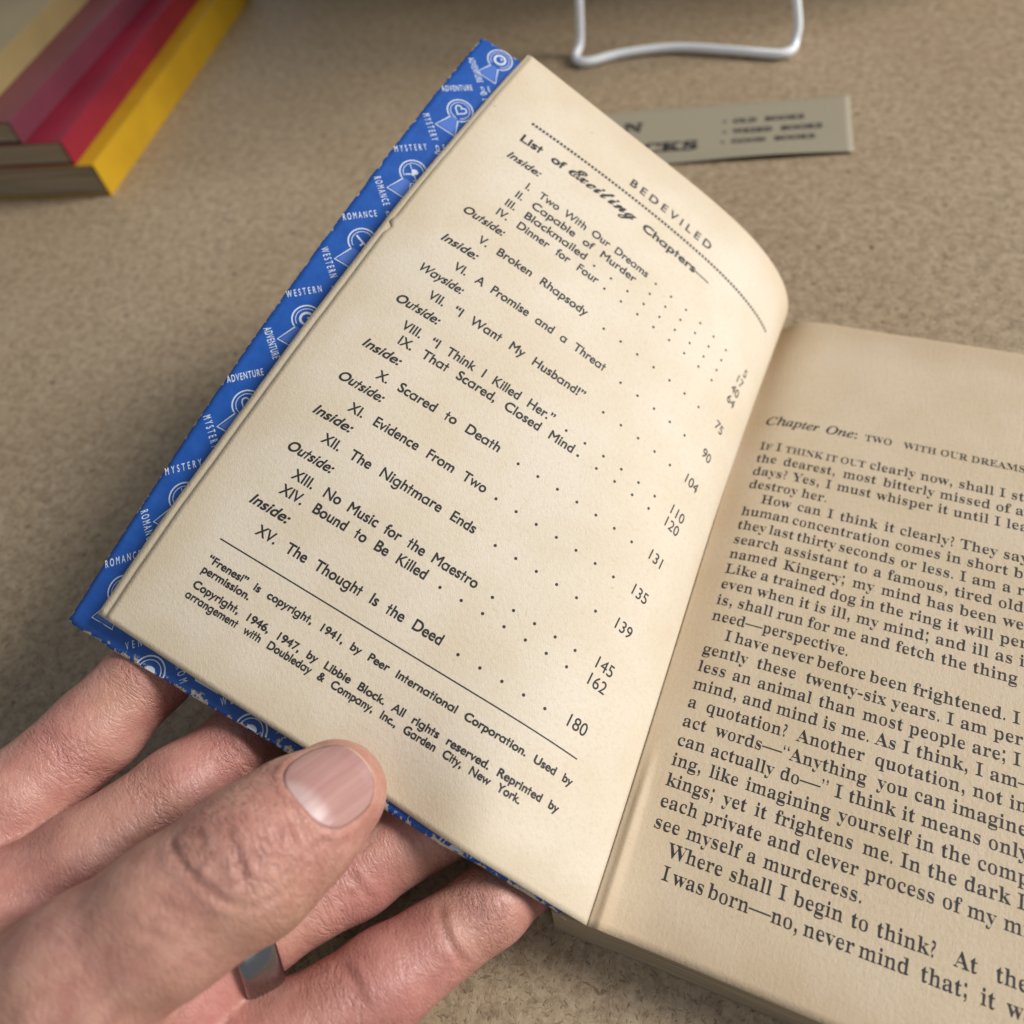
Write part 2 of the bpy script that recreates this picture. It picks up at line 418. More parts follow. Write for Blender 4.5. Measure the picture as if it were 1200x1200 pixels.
def page(u, t, off=0.0):
    """facing page: nearly flat, dipping or rising into the gutter"""
    u = np.asarray(u, float).ravel(); t = np.asarray(t, float).ravel()
    g, _ = _sheet(LEAF_C, 0 * u, t)
    uu = np.maximum(u, 0)
    w = np.exp(-(uu / 5.5) ** 1.6)
    wav = 0.10 * np.sin(t / 11 + uu / 17) * np.exp(-((uu - 26) / 30) ** 2) + 0.07 * np.sin(t / 23 - uu / 9)
    sh = -4.0 * (np.maximum(uu - 70, 0) / 40) ** 2 * .5
    x = u + g[:, 0] * w; y = (t - 165) * (1 - w) + g[:, 1] * w
    crack = 0.8 * np.exp(-((uu - 2.0) / .8) ** 2) * np.clip((36 - t) / 12, 0, 1)
    z = 12 * (1 - w) + (g[:, 2] - 0.1) * w + wav * (1 - w) + sh + crack + off
    return np.stack([x, y, z], 1), None

# ------------------------------------------------------------------ lettering: outlines of the built-in typeface, re-cut per use
FONTS = {}
def math_alpha(ch, up, lo, hfix=None):
    if 'A' <= ch <= 'Z': return chr(up + ord(ch) - 65)
    if 'a' <= ch <= 'z':
        if ch == 'h' and hfix: return hfix
        return chr(lo + ord(ch) - 97)
    return ch
STYLES = {   # alphabet map, evenly added weight, weight taken off upright stems, condensing, slant
    'sans':   (None, 0.026, 0.0, 0.96, 0.0),
    'sansb':  (None, 0.036, 0.0, 0.98, 0.0),
    'sanst':  (None, 0.006, 0.0, 0.98, 0.0),
    'sansi':  (None, 0.029, 0.0, 0.96, 0.22),
    'caps':   (None, 0.012, 0.0, 0.50, 0.0),
    'serif':  ((0x1D400, 0x1D41A), 0.009, 0.032, 0.955, 0.0),
    'italic': ((0x1D434, 0x1D44E, '\u210e'), 0.014, 0.0, 1.0, 0.0),
    'script': ((0x1D4D0, 0x1D4EA), 0.018, 0.0, 0.66, 0.22),
    'slab':   ((0x1D400, 0x1D41A), 0.046, 0.0, 0.93, 0.0),
}
def load_glyphs(need):
    """need: set of (style, char)"""
    objs = {}
    mats = []
    def mk(body):
        c = bpy.data.curves.new('glyph', 'FONT'); c.body = body; c.size = 1.0; c.fill_mode = 'NONE'; c.resolution_u = 5
        o = bpy.data.objects.new('glyph', c); COL.objects.link(o); return o
    def raw(st, ch):
        al = STYLES[st][0]
        if al is None: return ch
        return math_alpha(ch, *al)
    keys = sorted(need)
    for st, ch in keys:
        r = raw(st, ch); objs[(st, ch)] = (mk(r), mk(r + '|'))
    bar = mk('|')
    dg = bpy.context.evaluated_depsgraph_get(); dg.update()
    def loops(o):
        e = o.evaluated_get(dg); m = e.to_mesh()
        if m is None: return []
        V = [tuple(v.co[:2]) for v in m.vertices]; adj = {}
        for ed in m.edges:
            a, b = ed.vertices; adj.setdefault(a, []).append(b); adj.setdefault(b, []).append(a)
        e.to_mesh_clear()
        seen = set(); L = []
        for s0 in adj:
            if s0 in seen: continue
            lp = [s0]; seen.add(s0); cur = s0
            while True:
                nx = [q for q in adj[cur] if q not in seen]
                if not nx: break
                cur = nx[0]; seen.add(cur); lp.append(cur)
            if len(lp) > 2: L.append(np.array([V[q] for q in lp]))
        return L
    bx = min(l[:, 0].min() for l in loops(bar))
    for key in keys:
        st, ch = key; a, b = objs[key]
        _, wt, thin, cond, slant = STYLES[st]
        L = loops(a)
        adv = max(l[:, 0].max() for l in loops(b))
        adv = max(((l[:, 0].min()) for l in loops(b)), default=0) - bx
        special = st.startswith('sans') and ch in FUTURA
        if special:
            L, adv = FUTURA[ch]()
        out = []
        for lp in L:
            d = np.linalg.norm(np.diff(np.concatenate([lp, lp[:1]]), axis=0), axis=1)
            lp = lp[d > 1e-5]
            if len(lp) < 3: continue
            out.append(lp)
        # orientation by nesting: outer loops ccw, holes cw
        def inside(p, poly):
            x, y = p; c = False; m = len(poly)
            for q in range(m):
                x1, y1 = poly[q]; x2, y2 = poly[(q + 1) % m]
                if (y1 > y) != (y2 > y) and x < (x2 - x1) * (y - y1) / (y2 - y1) + x1: c = not c
            return c
        fin = []
        for q, lp in enumerate(out):
            depth = sum(inside(lp[0] + (1e-5, 1e-5), o2) for q2, o2 in enumerate(out) if q2 != q)
            ar = .5 * np.sum(lp[:, 0] * np.roll(lp[:, 1], -1) - np.roll(lp[:, 0], -1) * lp[:, 1])
            if not special and (ar > 0) != (depth % 2 == 0): lp = lp[::-1]
            e1 = lp - np.roll(lp, 1, 0); e2 = np.roll(lp, -1, 0) - lp
            e1 /= np.linalg.norm(e1, axis=1)[:, None]; e2 /= np.linalg.norm(e2, axis=1)[:, None]
            nn = np.stack([e1[:, 1] + e2[:, 1], -e1[:, 0] - e2[:, 0]], 1)
            ln = np.linalg.norm(nn, axis=1)[:, None]; nn = nn / np.maximum(ln, .3)
            lp = lp + nn * wt
            if thin: lp = lp - np.stack([thin * nn[:, 0] * np.abs(nn[:, 0]) ** 3, 0 * nn[:, 0]], 1)
            x = lp[:, 0] * cond + lp[:, 1] * slant
            fin.append(np.stack([x, lp[:, 1]], 1))
        tri = []; V = np.zeros((0, 2))
        if fin:
            pts = []; edg = []
            for lp in fin:
                b0 = len(pts); m_ = len(lp); pts += [Vector((float(p[0]), float(p[1]))) for p in lp]
                edg += [(b0 + q, b0 + (q + 1) % m_) for q in range(m_)]
            vo_, _, fo_, _, _, _ = delaunay_2d_cdt(pts, edg, [], 0, 1e-5)
            V = np.array([(v_[0], v_[1]) for v_ in vo_])
            for t_ in fo_:
                if len(t_) != 3: continue
                c_ = V[list(t_)].mean(0); wn = 0
                for lp in fin:
                    p = lp - c_; q_ = np.roll(p, -1, 0)
                    cr_ = p[:, 0] * q_[:, 1] - p[:, 1] * q_[:, 0]
                    wn += int(np.sum((p[:, 1] <= 0) & (q_[:, 1] > 0) & (cr_ > 0))) - int(np.sum((p[:, 1] > 0) & (q_[:, 1] <= 0) & (cr_ < 0)))
                if wn > 0: tri.append(tuple(t_))
        FONTS[key] = (V, tri, adv * cond)
    for a, b in objs.values():
        for o in (a, b):
            cu = o.data; bpy.data.objects.remove(o); bpy.data.curves.remove(cu)
    cu = bar.data; bpy.data.objects.remove(bar); bpy.data.curves.remove(cu)

def _arc(cx, cy, r, a0, a1, n=26):
    return [(cx + r * math.cos(a), cy + r * math.sin(a)) for a in np.linspace(math.radians(a0), math.radians(a1), n)]
def _box(x0, y0, x1, y1): return np.array([(x0, y0), (x1, y0), (x1, y1), (x0, y1)])
def _bowl():
    return [np.array(_arc(.275, .225, .238, 0, 360, 40)[:-1]), np.array(_arc(.275, .225, .168, 360, 0, 40)[:-1])]
def futura_a(): return _bowl() + [_box(.443, 0.0, .513, .452)], .59       # single-storey a
def futura_g():                                                            # open-tailed g
    tail = _arc(.275, -.02, .238, 0, -150) + _arc(.275, -.02, .170, -150, 0)
    return _bowl() + [_box(.443, -.03, .513, .452), np.array(tail)[::-1]], .59
def futura_t(): return [_box(.115, 0, .187, .64), _box(.015, .385, .29, .452)], .33
FUTURA = {'a': futura_a, 'g': futura_g, 't': futura_t}

CAP_H = {'serif': 0.676, 'italic': 0.65, 'script': 0.66, 'slab': 0.69}
class Print:
    """collects flat shapes in page coordinates; surf maps (x along the line, y up the page) to space"""
    def __init__(self, surf): self.V = []; self.F = []; self.n = 0; self.surf = surf
    def poly(self, P, tris):
        P = np.asarray(P, float)
        if not len(P): return
        self.V.append(P); self.F += [tuple(q + self.n for q in t) for t in tris]; self.n += len(P)
    def width(self, runs, size):
        return sum(FONTS[(st, ch)][2] * size * k for st, ch, k in runs)
    def text(self, runs, x0, y, size, x1=None, direction=(1, 0), track=0.0):
        """runs: list of (style, char, scale); fits the line between x0 and x1 by opening or closing its spaces"""
        nsp = sum(1 for r in runs if r[1] == ' '); w = self.width(runs, size) + track * (len(runs) - 1)
        es = el = 0.0; sq = 1.0
        if x1 is not None:
            gap = (x1 - x0) - w
            sw = sum(FONTS[(st, ch)][2] * size * k for st, ch, k in runs if ch == ' ')
            lo = -0.45 * sw; hi = 1.6 * sw
            take = min(max(gap, lo), hi) if nsp else 0.0
            es = take / nsp if nsp else 0.0
            rest = gap - take
            if abs(rest) > 1e-6: sq = 1 + rest / max(w - sw, 1e-6)
        x = x0; dx, dy = direction
        for st, ch, k in runs:
            V, T, adv = FONTS[(st, ch)]
            if len(V):
                jit = rng.uniform(-.012, .012) * size
                lx = x + V[:, 0] * size * k * sq - x0; ly = V[:, 1] * size * k + jit
                self.poly(np.stack([x0 + lx * dx - ly * dy, y + lx * dy + ly * dx], 1), T)
            x += adv * size * k * sq + track + (es if ch == ' ' else 0)
        return x
    def disc(self, x, y, r, n=12):
        P = [(x, y)] + [(x + r * math.cos(2 * math.pi * q / n) * rng.uniform(.93, 1.05), y + r * math.sin(2 * math.pi * q / n)) for q in range(n)]
        self.poly(P, [(0, q + 1, (q + 1) % n + 1) for q in range(n)])
    def strip(self, pts, w, closed=False):
        P = np.asarray(pts, float); m = len(P)
        T = (np.roll(P, -1, 0) - np.roll(P, 1, 0)) if closed else np.gradient(P, axis=0)
        T /= np.linalg.norm(T, axis=1)[:, None]
        N = np.stack([-T[:, 1], T[:, 0]], 1) * w / 2
        V = np.concatenate([P + N, P - N]); tr = []
        for q in range(m if closed else m - 1):
            b = (q + 1) % m; tr += [(q, q + m, b + m), (q, b + m, b)]
        self.poly(V, tr)
    def build(self, name, mat, parent):
        P = np.concatenate(self.V); V, _ = self.surf(P[:, 0], P[:, 1])
        return link(name, V, self.F, mat, parent, smooth=False)
def R(style, s, k=1.0): return [(style, c, k) for c in s]

# ------------------------------------------------------------------ the setting
def build_table():
    n = 2
    V = [(-1500, -900, 0), (900, -900, 0), (900, 1500, 0), (-1500, 1500, 0), (-1500, -900, -18), (900, -900, -18), (900, 1500, -18), (-1500, 1500, -18)]
    F = [(0, 1, 2, 3), (7, 6, 5, 4), (0, 4, 5, 1), (1, 5, 6, 2), (2, 6, 7, 3), (3, 7, 4, 0)]
    o = link('table_top', V, F, M_TABLE, smooth=False); o['kind'] = 'structure'
build_table()

# ------------------------------------------------------------------ the open paperback
book = empty('open_book', 'open old paperback, its blue front cover and contents page held up by a thumb', 'book')
WL, WU, WC = 105.6, 107.4, 113.073

def grid(s, t):
    a, b = np.meshgrid(s, t, indexing='ij'); return a.ravel(), b.ravel()
def s_samples(w):
    return np.concatenate([np.linspace(0, 30, 40)[:-1], np.linspace(30, w, 70)])

# front cover, inside face up
ts = np.linspace(-.5, 165.5, 130); ss = s_samples(WC)
gs, gt = grid(ss, ts)
ragg = nrng.normal(0, 1, len(ts)); ragg = np.convolve(ragg, np.ones(3) / 3, 'same')
ds = np.zeros((len(ss), len(ts))); ds[-1] = .10 * ragg
ragb = nrng.normal(0, 1, len(ss)); dt = np.zeros((len(ss), len(ts))); dt[:, 0] = .10 * np.convolve(ragb, np.ones(3) / 3, 'same')
cr = 1.6      # slightly rounded, bumped corners
g2s = gs.reshape(ds.shape) + ds; g2t = gt.reshape(ds.shape) + dt
P, N = cover(g2s.ravel(), g2t.ravel())
V, F = slab(P, N, len(ss), len(ts), 0.32)
uv = np.stack([g2s.ravel(), g2t.ravel()], 1) / 100
front = link('front_cover', V, F, M_COVER, book, flat_from=2 * (len(ss) - 1) * (len(ts) - 1), uvs=np.concatenate([uv, uv])); front['label'] = 'blue inside front cover with pale keyhole and word pattern'

# leaf that peeks out behind the contents leaf
def make_leaf(name, w_fn, off, parent, label=None, tear=False):
    ts = np.linspace(0, 165, 150); u = s_samples(1.0 * WL) / WL
    S2 = np.outer(u, np.ones(len(ts))) * w_fn(ts)[None, :]; T2 = np.outer(np.ones(len(u)), ts)
    if tear:
        nick = 1.0 * np.exp(-((ts - 99.3) / .8) ** 2) - .55 * np.exp(-((ts - 100.9) / .9) ** 2)
        S2 = S2 - np.outer(u ** 60, nick)
    jag = np.convolve(nrng.normal(0, 1, len(ts)), np.ones(5) / 5, 'same') * .06
    S2 = S2 + np.outer(u ** 40, jag)
    P, N = leaf(S2.ravel(), T2.ravel(), off)
    V, F = slab(P, N, len(u), len(ts), 0.11)
    uv = np.stack([S2.ravel(), T2.ravel()], 1) / 100
    o = link(name, V, F, M_LEAF, parent, flat_from=2 * (len(u) - 1) * (len(ts) - 1), uvs=np.concatenate([uv, uv]))
    if label: o['label'] = label
    return o
under = make_leaf('title_leaf', lambda t: np.interp(t, [0, 70, 100, 140, 165], [107.6, 107.6, 107.2, 106.7, 106.3]), -0.28, book, 'leaf whose edge shows as a thin strip past the contents page')
contents = make_leaf('contents_page', lambda t: WL + 0 * t, 0.0, book, 'curled cream page listing the chapters', tear=True)

# block of remaining pages, its upper face just under the chapter page
us = np.concatenate([[-3.3, -2.2, -1.1], np.linspace(0, 20, 24)[:-1], np.linspace(20, 106, 30)]); tt = np.linspace(0, 165, 60)
gu, gt = grid(us, tt)
P, _ = page(gu, gt, -0.14)
neg = np.minimum(gu, 0); P[:, 0] += neg
nu, nv = len(us), len(tt)
low = P.copy(); low[:, 2] = 0.4
edge_b = (gt < .01); low[edge_b, 1] -= 1.3
edge_l = gu < -3.2
V = np.concatenate([P, low]); n = nu * nv
_, F = slab(P, np.zeros_like(P), nu, nv, 0)
blk = link('page_block', V, F, M_EDGES, book, smooth=False)
# back cover and spine
V, F = rounded_box(50.6, -82.6, 0.02, 110.5, 166.6, 0.36, 0.0, 0.15)
link('back_cover', V, F, M_COVER, book, smooth=False, uvs=np.full((len(V), 2), 0.5))
tq = np.linspace(-.5, 165.5, 60); H0, _ = cover(0 * tq, tq); q = np.linspace(0, 1, 8)
SP = np.stack([np.stack([H0[:, 0] * a + (-4.9) * (1 - a) - .5 * math.sin(math.pi * a), H0[:, 1], .3 + (H0[:, 2] - .35) * a], 1) for a in q], 0)
V, F = slab(SP.reshape(-1, 3), np.tile([[-1.0, 0, 0]], (8 * 60, 1)), 8, 60, -0.3)
link('spine', V, F, M_COVER, book, uvs=np.full((len(V), 2), 0.5))

# chapter page on top of the block
us = np.concatenate([np.linspace(0, 12, 30)[:-1], np.linspace(12, 106, 60)]); tt = np.linspace(0, 165, 110)
gu, gt = grid(us, tt); P, _ = page(gu, gt)
Nn = np.tile([[0, 0, 1.0]], (len(P), 1))
V, F = slab(P, Nn, len(us), len(tt), 0.10)
uv = np.stack([gu, gt], 1) / 100
chapter = link('chapter_page', V, F, M_PAGE, book, flat_from=2 * (len(us) - 1) * (len(tt) - 1), uvs=np.concatenate([uv, uv])); chapter['label'] = 'tanned page on which chapter one begins'

# ------------------------------------------------------------------ words
ROWS = [  # numeral, title, baseline, right end of title, number, dots
    ('I.', 'Two With Our Dreams', 127.11, 51.58, '5', 6), ('II.', 'Capable of Murder', 123.45, 53.76, '17', 6),
    ('III.', 'Blackmailed', 119.86, 65.85, '40', 9), ('IV.', 'Dinner for Four', 116.31, 60.76, '64', 8),
    ('V.', 'Broken Rhapsody', 107.15, 58.81, '75', 7), ('VI.', 'A Promise and a Threat', 97.99, 48.75, '90', 5),
    ('VII.', '“I Want My Husband!”', 88.85, 49.6, '104', 5), ('VIII.', '“I Think I Killed Her.”', 79.74, 52.4, '110', 6),
    ('IX.', 'That Scared, Closed Mind', 76.29, 45.59, '120', 5), ('X.', 'Scared to Death', 67.22, 58.56, '131', 7),
    ('XI.', 'Evidence From Two', 58.22, 56.36, '135', 7), ('XII.', 'The Nightmare Ends', 49.88, 53.86, '139', 6),
    ('XIII.', 'No Music for the Maestro', 40.73, 47.82, '145', 5), ('XIV.', 'Bound to Be Killed', 37.04, 57.06, '162', 7),
    ('XV.', 'The Thought Is the Deed', 27.99, 47.93, '180', 5)]
HEADS = [('Inside:', 132.39), ('Outside:', 112.0), ('Inside:', 102.8), ('Wayside:', 93.6), ('Outside:', 84.5), ('Inside:', 72.0), ('Outside:', 63.1), ('Inside:', 54.3), ('Outside:', 45.3), ('Inside:', 32.6)]
SMALL = [('“Frenesi” is copyright, 1941, by Peer International Corporation. Used by', 18.95, 94.6, 14.4), ('permission.', 16.75, 94.43, 83.4),
         ('Copyright, 1946, 1947, by Libbie Block. All rights reserved. Reprinted by', 13.55, 94.25, 14.7), ('arrangement with Doubleday & Company, Inc., Garden City, New York.', 11.3, 94.39, 21.3)]
# runs of small capitals are written in braces
BODY = [  # text to the edge of the photograph, text beyond it, width of the first part, indent
    ('I{F} I {THINK IT OUT} clea', 'rly now, shall I still call her', 37.53, 0), ('the dearest, most bi', 'tterly missed of all my', 38.0, 0),
    ('days? Yes, I must wh', 'isper it until I learn to', 38.47, 0), ('destroy her.', '', 23.7, 0),
    ('How can I think it', ' clearly? They say that', 39.06, 1), ('human concentration', ' comes in short bursts and', 38.57, 0),
    ('they last thirty seconds', ' or less. I am a re-', 40.19, 0), ('search assistant to a f', 'amous, tired old man', 40.14, 0),
    ('named Kingery; my m', 'ind has been well taught.', 41.14, 0), ('Like a trained dog in th', 'e ring it will perform', 41.62, 0),
    ('even when it is ill, my m', 'ind; and ill as it', 42.6, 0), ('is, shall run for me and', ' fetch the thing I', 41.52, 0),
    ('need—perspective.', '', 33.91, 0), ('I have never before bee', 'n frightened. I lived so', 43.68, 1),
    ('gently these twenty-six', ' years. I am perhaps', 42.24, 0), ('less an animal than mos', 't people are; I am all', 44.62, 0),
    ('mind, and mind is me. As', ' I think, I am—is that', 45.1, 0), ('a quotation? Another qu', 'otation, not in the ex-', 45.57, 0),
    ('act words—“Anything yo', 'u can imagine, you', 46.04, 0), ('can actually do—” I think', ' it means only dream-', 46.37, 0),
    ('ing, like imagining yourse', 'lf in the company of', 46.99, 0), ('kings; yet it frightens me.', ' In the dark I watch', 47.04, 0),
    ('each private and clever pro', 'cess of my mind and', 47.94, 0), ('see myself a murderess.', '', 42.89, 0),
    ('Where shall I begin to th', 'ink? At the beginning:', 48.88, 1), ('I was born—no, never min', 'd that; it was long ago.', 49.36, 1)]
def body_runs(s):
    out = []; sc = 1.0
    for c in s:
        if c == '{': sc = .76
        elif c == '}': sc = 1.0
        elif c in '—-': out.append(('sanst', c, sc))
        else: out.append(('serif', c, sc * (1.3 if c in ',;' else 1.0)))
    return out
need = set()
for a, b, *_ in ROWS:
    pass
def want(runs): need.update((s, c) for s, c, _ in runs)
for num, ti, y, e, no, nd in ROWS: want(R('sans', num)); want(R('sans', ti)); want(R('sanst', no))
for h, y in HEADS: want(R('sansi', h))
for s_, *_ in SMALL: want(R('sansb', s_))
for a, b, *_ in BODY: want(body_runs(a + b))
want(R('serif', 'TWO WITH OUR DREAMS ')); want(R('italic', 'Chapter One: ')); want(R('script', 'Exciting'))
want(R('sansb', 'List of Chapters—')); want(R('sans', 'BEDEVILED'))
want(R('slab', 'N CKS OLD BOOKS WEIRD BOOKS GOOD BOOKS•'))
WORDS = ['ADVENTURE', 'MYSTERY', 'ROMANCE', 'WESTERN', 'DETECTIVE']
for w_ in WORDS: want(R('caps', w_))
need.update((st, 'H') for st in STYLES)
load_glyphs(need)
def cap(style):
    V = FONTS[(style, 'H')][0]
    return V[:, 1].max() - min(0, V[:, 1].min())
EM = lambda style, h: h / cap(style)

pr = Print(lambda x, y: leaf(-x, y, 0.035))
pr.text(R('sans', 'BEDEVILED'), -67.4, 148.9, EM('sans', 2.75), None, track=0)
# open the title by letterspacing
pr.V.pop(); 
pr = Print(lambda x, y: leaf(-x, y, 0.035))
ti = R('sans', 'BEDEVILED'); sz = EM('sans', 2.75)
pr.text(ti, -67.4, 148.9, sz, track=(26.0 - pr.width(ti, sz)) / 8)
x = -94.6
while x < -15.4:
    n_ = 2; pr.poly([(x, 145.2), (x + .66, 145.2), (x + .66, 146.05), (x, 146.05)], [(0, 1, 2), (0, 2, 3)]); x += 1.02
sz = EM('sansb', 2.6)
pr.text(R('sansb', 'List of'), -94.6, 138.8, sz, -82.6)
pr.text(R('script', 'Exciting'), -81.4, 139.0, EM('sansb', 2.6) * 1.6, -61.6)
pr.text(R('sansb', 'Chapters—'), -58.9, 138.8, sz, -37.8)
for h, y in HEADS:
    pr.text(R('sansi', h), -94.65, y, EM('sansi', 2.15), -94.65 + {'I': 9.0, 'O': 10.6, 'W': 10.9}[h[0]])
for num, t_, y, e, no, nd in ROWS:
    sz = EM('sans', 2.2); r_ = R('sans', num); w_ = pr.width(r_, sz)
    pr.text(r_, -85.25 - w_, y, sz)
    pr.text(R('sans', t_), -82.9, y, sz, -e)
    for q in range(nd): pr.disc(-(25.03 + 4.79 * q), y + .36, .33)
    szn = EM('sanst', 2.45); r_ = R('sanst', no); w_ = pr.width(r_, szn)
    pr.text(r_, -15.3 - w_, y, szn)
xs = np.linspace(-94.92, -14.8, 80); pr.strip(np.stack([xs, 0 * xs + 23.8], 1), .26)
for s_, y, a, b in SMALL: pr.text(R('sansb', s_), -a, y, EM('sansb', 1.58), -b)
pr.build('printed_contents', M_INK, contents)

pp = Print(lambda x, y: page(x, y, 0.035))
sz = EM('serif', 2.62)
pp.text(R('italic', 'Chapter One: ') + R('serif', 'TWO', .74), 5.3, 165 - 39.6, sz * 1.02, 35.6)
pp.text(R('serif', 'WITH OUR DREAMS', .74), 38.2, 165 - 39.6, sz * 1.02)
for q, (a, b, e, ind) in enumerate(BODY):
    y = 165 - 48.13 - 4.204 * q; x0 = 9.1 if ind else 5.5
    ra = body_runs(a); xe = pp.text(ra, x0, y, sz, e)
    if b: pp.text(body_runs(b), xe, y, sz, max(88.0, 0) if abs(pp.width(body_runs(b), sz) - (88 - xe)) < 7 else None)
pp.build('printed_chapter', M_INK, chapter)

# inside cover: keyholes with little pictures and genre words on a diamond lattice
pc = Print(lambda x, y: cover(-x, y, 0.03)); pb = Print(lambda x, y: cover(-x, y, 0.02))
def clip_ok(x, y): return -WC + .15 < x < -1 and -.45 < y < 165.4
def keyhole(cx, cy, k, pic):
    """cx, cy: centre of the round head; the skirt widens downwards"""
    def outline(r, wb, hb, n=26):
        a0 = math.radians(250); a1 = math.radians(-70)
        arc = [(r * math.cos(a), r * math.sin(a)) for a in np.linspace(a1, a0, n)]
        return np.array(arc + [(-wb, -hb), (wb, -hb)])
    O = outline(3.1, 2.7, 7.1); I = outline(2.45, 2.2, 6.6)
    pc.strip(clipped(O + (cx, cy), True), .30, True)
    arc = np.array([(2.35 * math.cos(a), 2.35 * math.sin(a)) for a in np.linspace(math.radians(-60), math.radians(240), 24)])
    pc.strip(arc + (cx, cy), .16)
    # shaded skirt
    sk = np.array([(-.75, -2.6), (.75, -2.6), (2.15, -6.75), (-2.15, -6.75)]) + (cx, cy)
    pb.poly(sk, [(0, 1, 2), (0, 2, 3)])
    if pic == 'heart':
        a = np.linspace(0, 2 * math.pi, 30, endpoint=False)
        hx = 16 * np.sin(a) ** 3; hy = 13 * np.cos(a) - 5 * np.cos(2 * a) - 2 * np.cos(3 * a) - np.cos(4 * a)
        pc.strip(np.stack([hx, hy], 1) * .088 + (cx, cy + .1), .30, True)
        for q in range(5): pc.strip(np.array([(-1.6 + .3 * q, -1.9 - .12 * q), (-.6 + .3 * q, -2.2 - .1 * q)]) + (cx, cy), .12)
    elif pic == 'eye':
        a = np.linspace(0, 2 * math.pi, 24, endpoint=False)
        pc.strip(np.stack([1.35 * np.cos(a), 1.35 * np.sin(a)], 1) + (cx, cy), .55, True)
        pc.disc(cx + .25, cy + .35, .30)
    elif pic == 'skull':
        a = np.linspace(0, 2 * math.pi, 18, endpoint=False)
        pc.poly(np.stack([.8 * np.cos(a) + cx + .3, .65 * np.sin(a) + cy + .2], 1), [(0, q, q + 1) for q in range(1, 17)])
        pc.poly(np.array([(cx - .1, cy - .9), (cx + .6, cy - .9), (cx + .6, cy - .35), (cx - .1, cy - .35)]), [(0, 1, 2), (0, 2, 3)])
        pc.strip(np.array([(cx - 1.7, cy + 1.3), (cx + 1.6, cy - 1.5)]), .16); pc.strip(np.array([(cx - 1.2, cy - 1.6), (cx - .2, cy - .8)]), .3)
    elif pic == 'gun':
        pc.strip(np.array([(cx - 1.8, cy + .5), (cx - .3, cy - .1), (cx + 1.0, cy - .5)]), .38); pc.strip(np.array([(cx + .4, cy - .4), (cx + .2, cy - 1.3)]), .4)
        pc.strip(np.array([(cx + 1.0, cy - .4), (cx + 1.7, cy - 1.1)]), .45)
def clipped(P, closed):
    P = P.copy(); P[:, 0] = np.clip(P[:, 0], -WC + .2, 0); P[:, 1] = np.clip(P[:, 1], -.4, 165.4); return P
def word(w_, s0, t0, s1, t1, h=1.6):
    r_ = R('caps', w_); d = np.array([-(s1 - s0), t1 - t0]); L = np.linalg.norm(d); d = d / L; sz = EM('caps', h)
    n0 = len(pc.V); f0 = len(pc.F); k0 = pc.n
    wd = pc.width(r_, sz); pc.text(r_, -s0, t0, sz, direction=tuple(d), track=(L - wd) / (len(r_) - 1))
seq = ['ADVENTURE', 'MYSTERY', 'ROMANCE', 'WESTERN']; pics = ['eye', 'heart', 'skull', 'gun']
heads_t = [164.0, 142.5, 120.9, 99.0, 76.5, 53.8, 31.0, 9.6]
for q, tk in enumerate(heads_t):
    nm = seq[q % 4]; S0 = 106.0
    if q == 0: keyhole(-S0, 162.3, q, pics[0])
    else: keyhole(-S0, tk, q, pics[q % 4])
    L = 8.0 * len(nm) / 9
    nx = heads_t[q + 1] if q + 1 < len(heads_t) else -12.5
    if tk > 15:
        word(nm, 112.5, tk - 6.6, 106.9, tk - 11.6)
        word(nm, 112.2, nx + 2.0, 106.6, nx + 7.2)
        word('DE', 104.9, nx + 7.9, 103.2, nx + 6.2); word('DE', 104.6, nx + 8.2, 103.0, nx + 9.8)
for s_, t_, pcx in ((91.9, -3.0 + 2.3, 'eye'), (68.9, -.6, 'heart'), (47.3, -.6, 'skull'), (25.9, -.5, 'gun')):
    # only the upper part of these heads is on the card
    for r_, w_ in ((3.1, .30), (2.35, .18)):
        a = np.linspace(math.radians(8), math.radians(172), 30)
        pc.strip(np.stack([-s_ + r_ * np.cos(a), t_ + r_ * np.sin(a)], 1), w_)
    a = np.linspace(0, math.pi, 14); pc.poly(np.stack([-s_ + 1.1 * np.cos(a), t_ + .3 + .9 * np.sin(a)], 1), [(0, q, q + 1) for q in range(1, 13)])
for s_, nm in ((98.6, 'ADVENTURE'), (76.2, 'WESTERN'), (54.0, 'ROMANCE')): word(nm[2:5] if nm == 'ADVENTURE' else nm[:3], s_ - (0 if nm != 'ADVENTURE' else .2), .6, s_ - 2.6, 2.8, 1.5)
for s_, nm in ((88.0, 'ROM'), (66.0, 'MYS'), (43.5, 'WES')): word(nm, s_, 2.6, s_ - 2.7, .3, 1.5)
for s_ in (80.7, 58.2, 36.3): pc.strip(np.array([(-s_ - 2.7, 2.9), (-s_ - 2.5, 2.3), (-s_ + 2.7, 2.3)]), .3)
pb.build('pattern_tint', M_PALE_INK, front)
pc.build('keyhole_pattern', M_WHITE_INK, front)

# ------------------------------------------------------------------ card on the table
ca = math.radians(16.6); E1 = np.array([math.cos(ca), math.sin(ca)]); E2 = np.array([-math.sin(ca), math.cos(ca)]); C0 = np.array([2.6, 141.7])
def card(x, y, off=0.0):
    """x from the right end leftwards is negative, y from the top edge downwards is negative"""
    x = np.asarray(x, float).ravel(); y = np.asarray(y, float).ravel()
    x = x + y * 0.115
    z = 0.25 + 1.6 * np.clip((-y - 22) / 17, 0, 1) ** 2 * np.exp(-((x + 34) / 34) ** 2) + off
    return np.stack([C0[0] + x * E1[0] + y * E2[0], C0[1] + x * E1[1] + y * E2[1], z], 1), None
gx, gy = grid(np.linspace(-122, 0, 50), np.linspace(-39, 0, 20)); P, _ = card(gx, gy)
V, F = slab(P, np.tile([[0, 0, 1.0]], (len(P), 1)), 50, 20, 0.18)
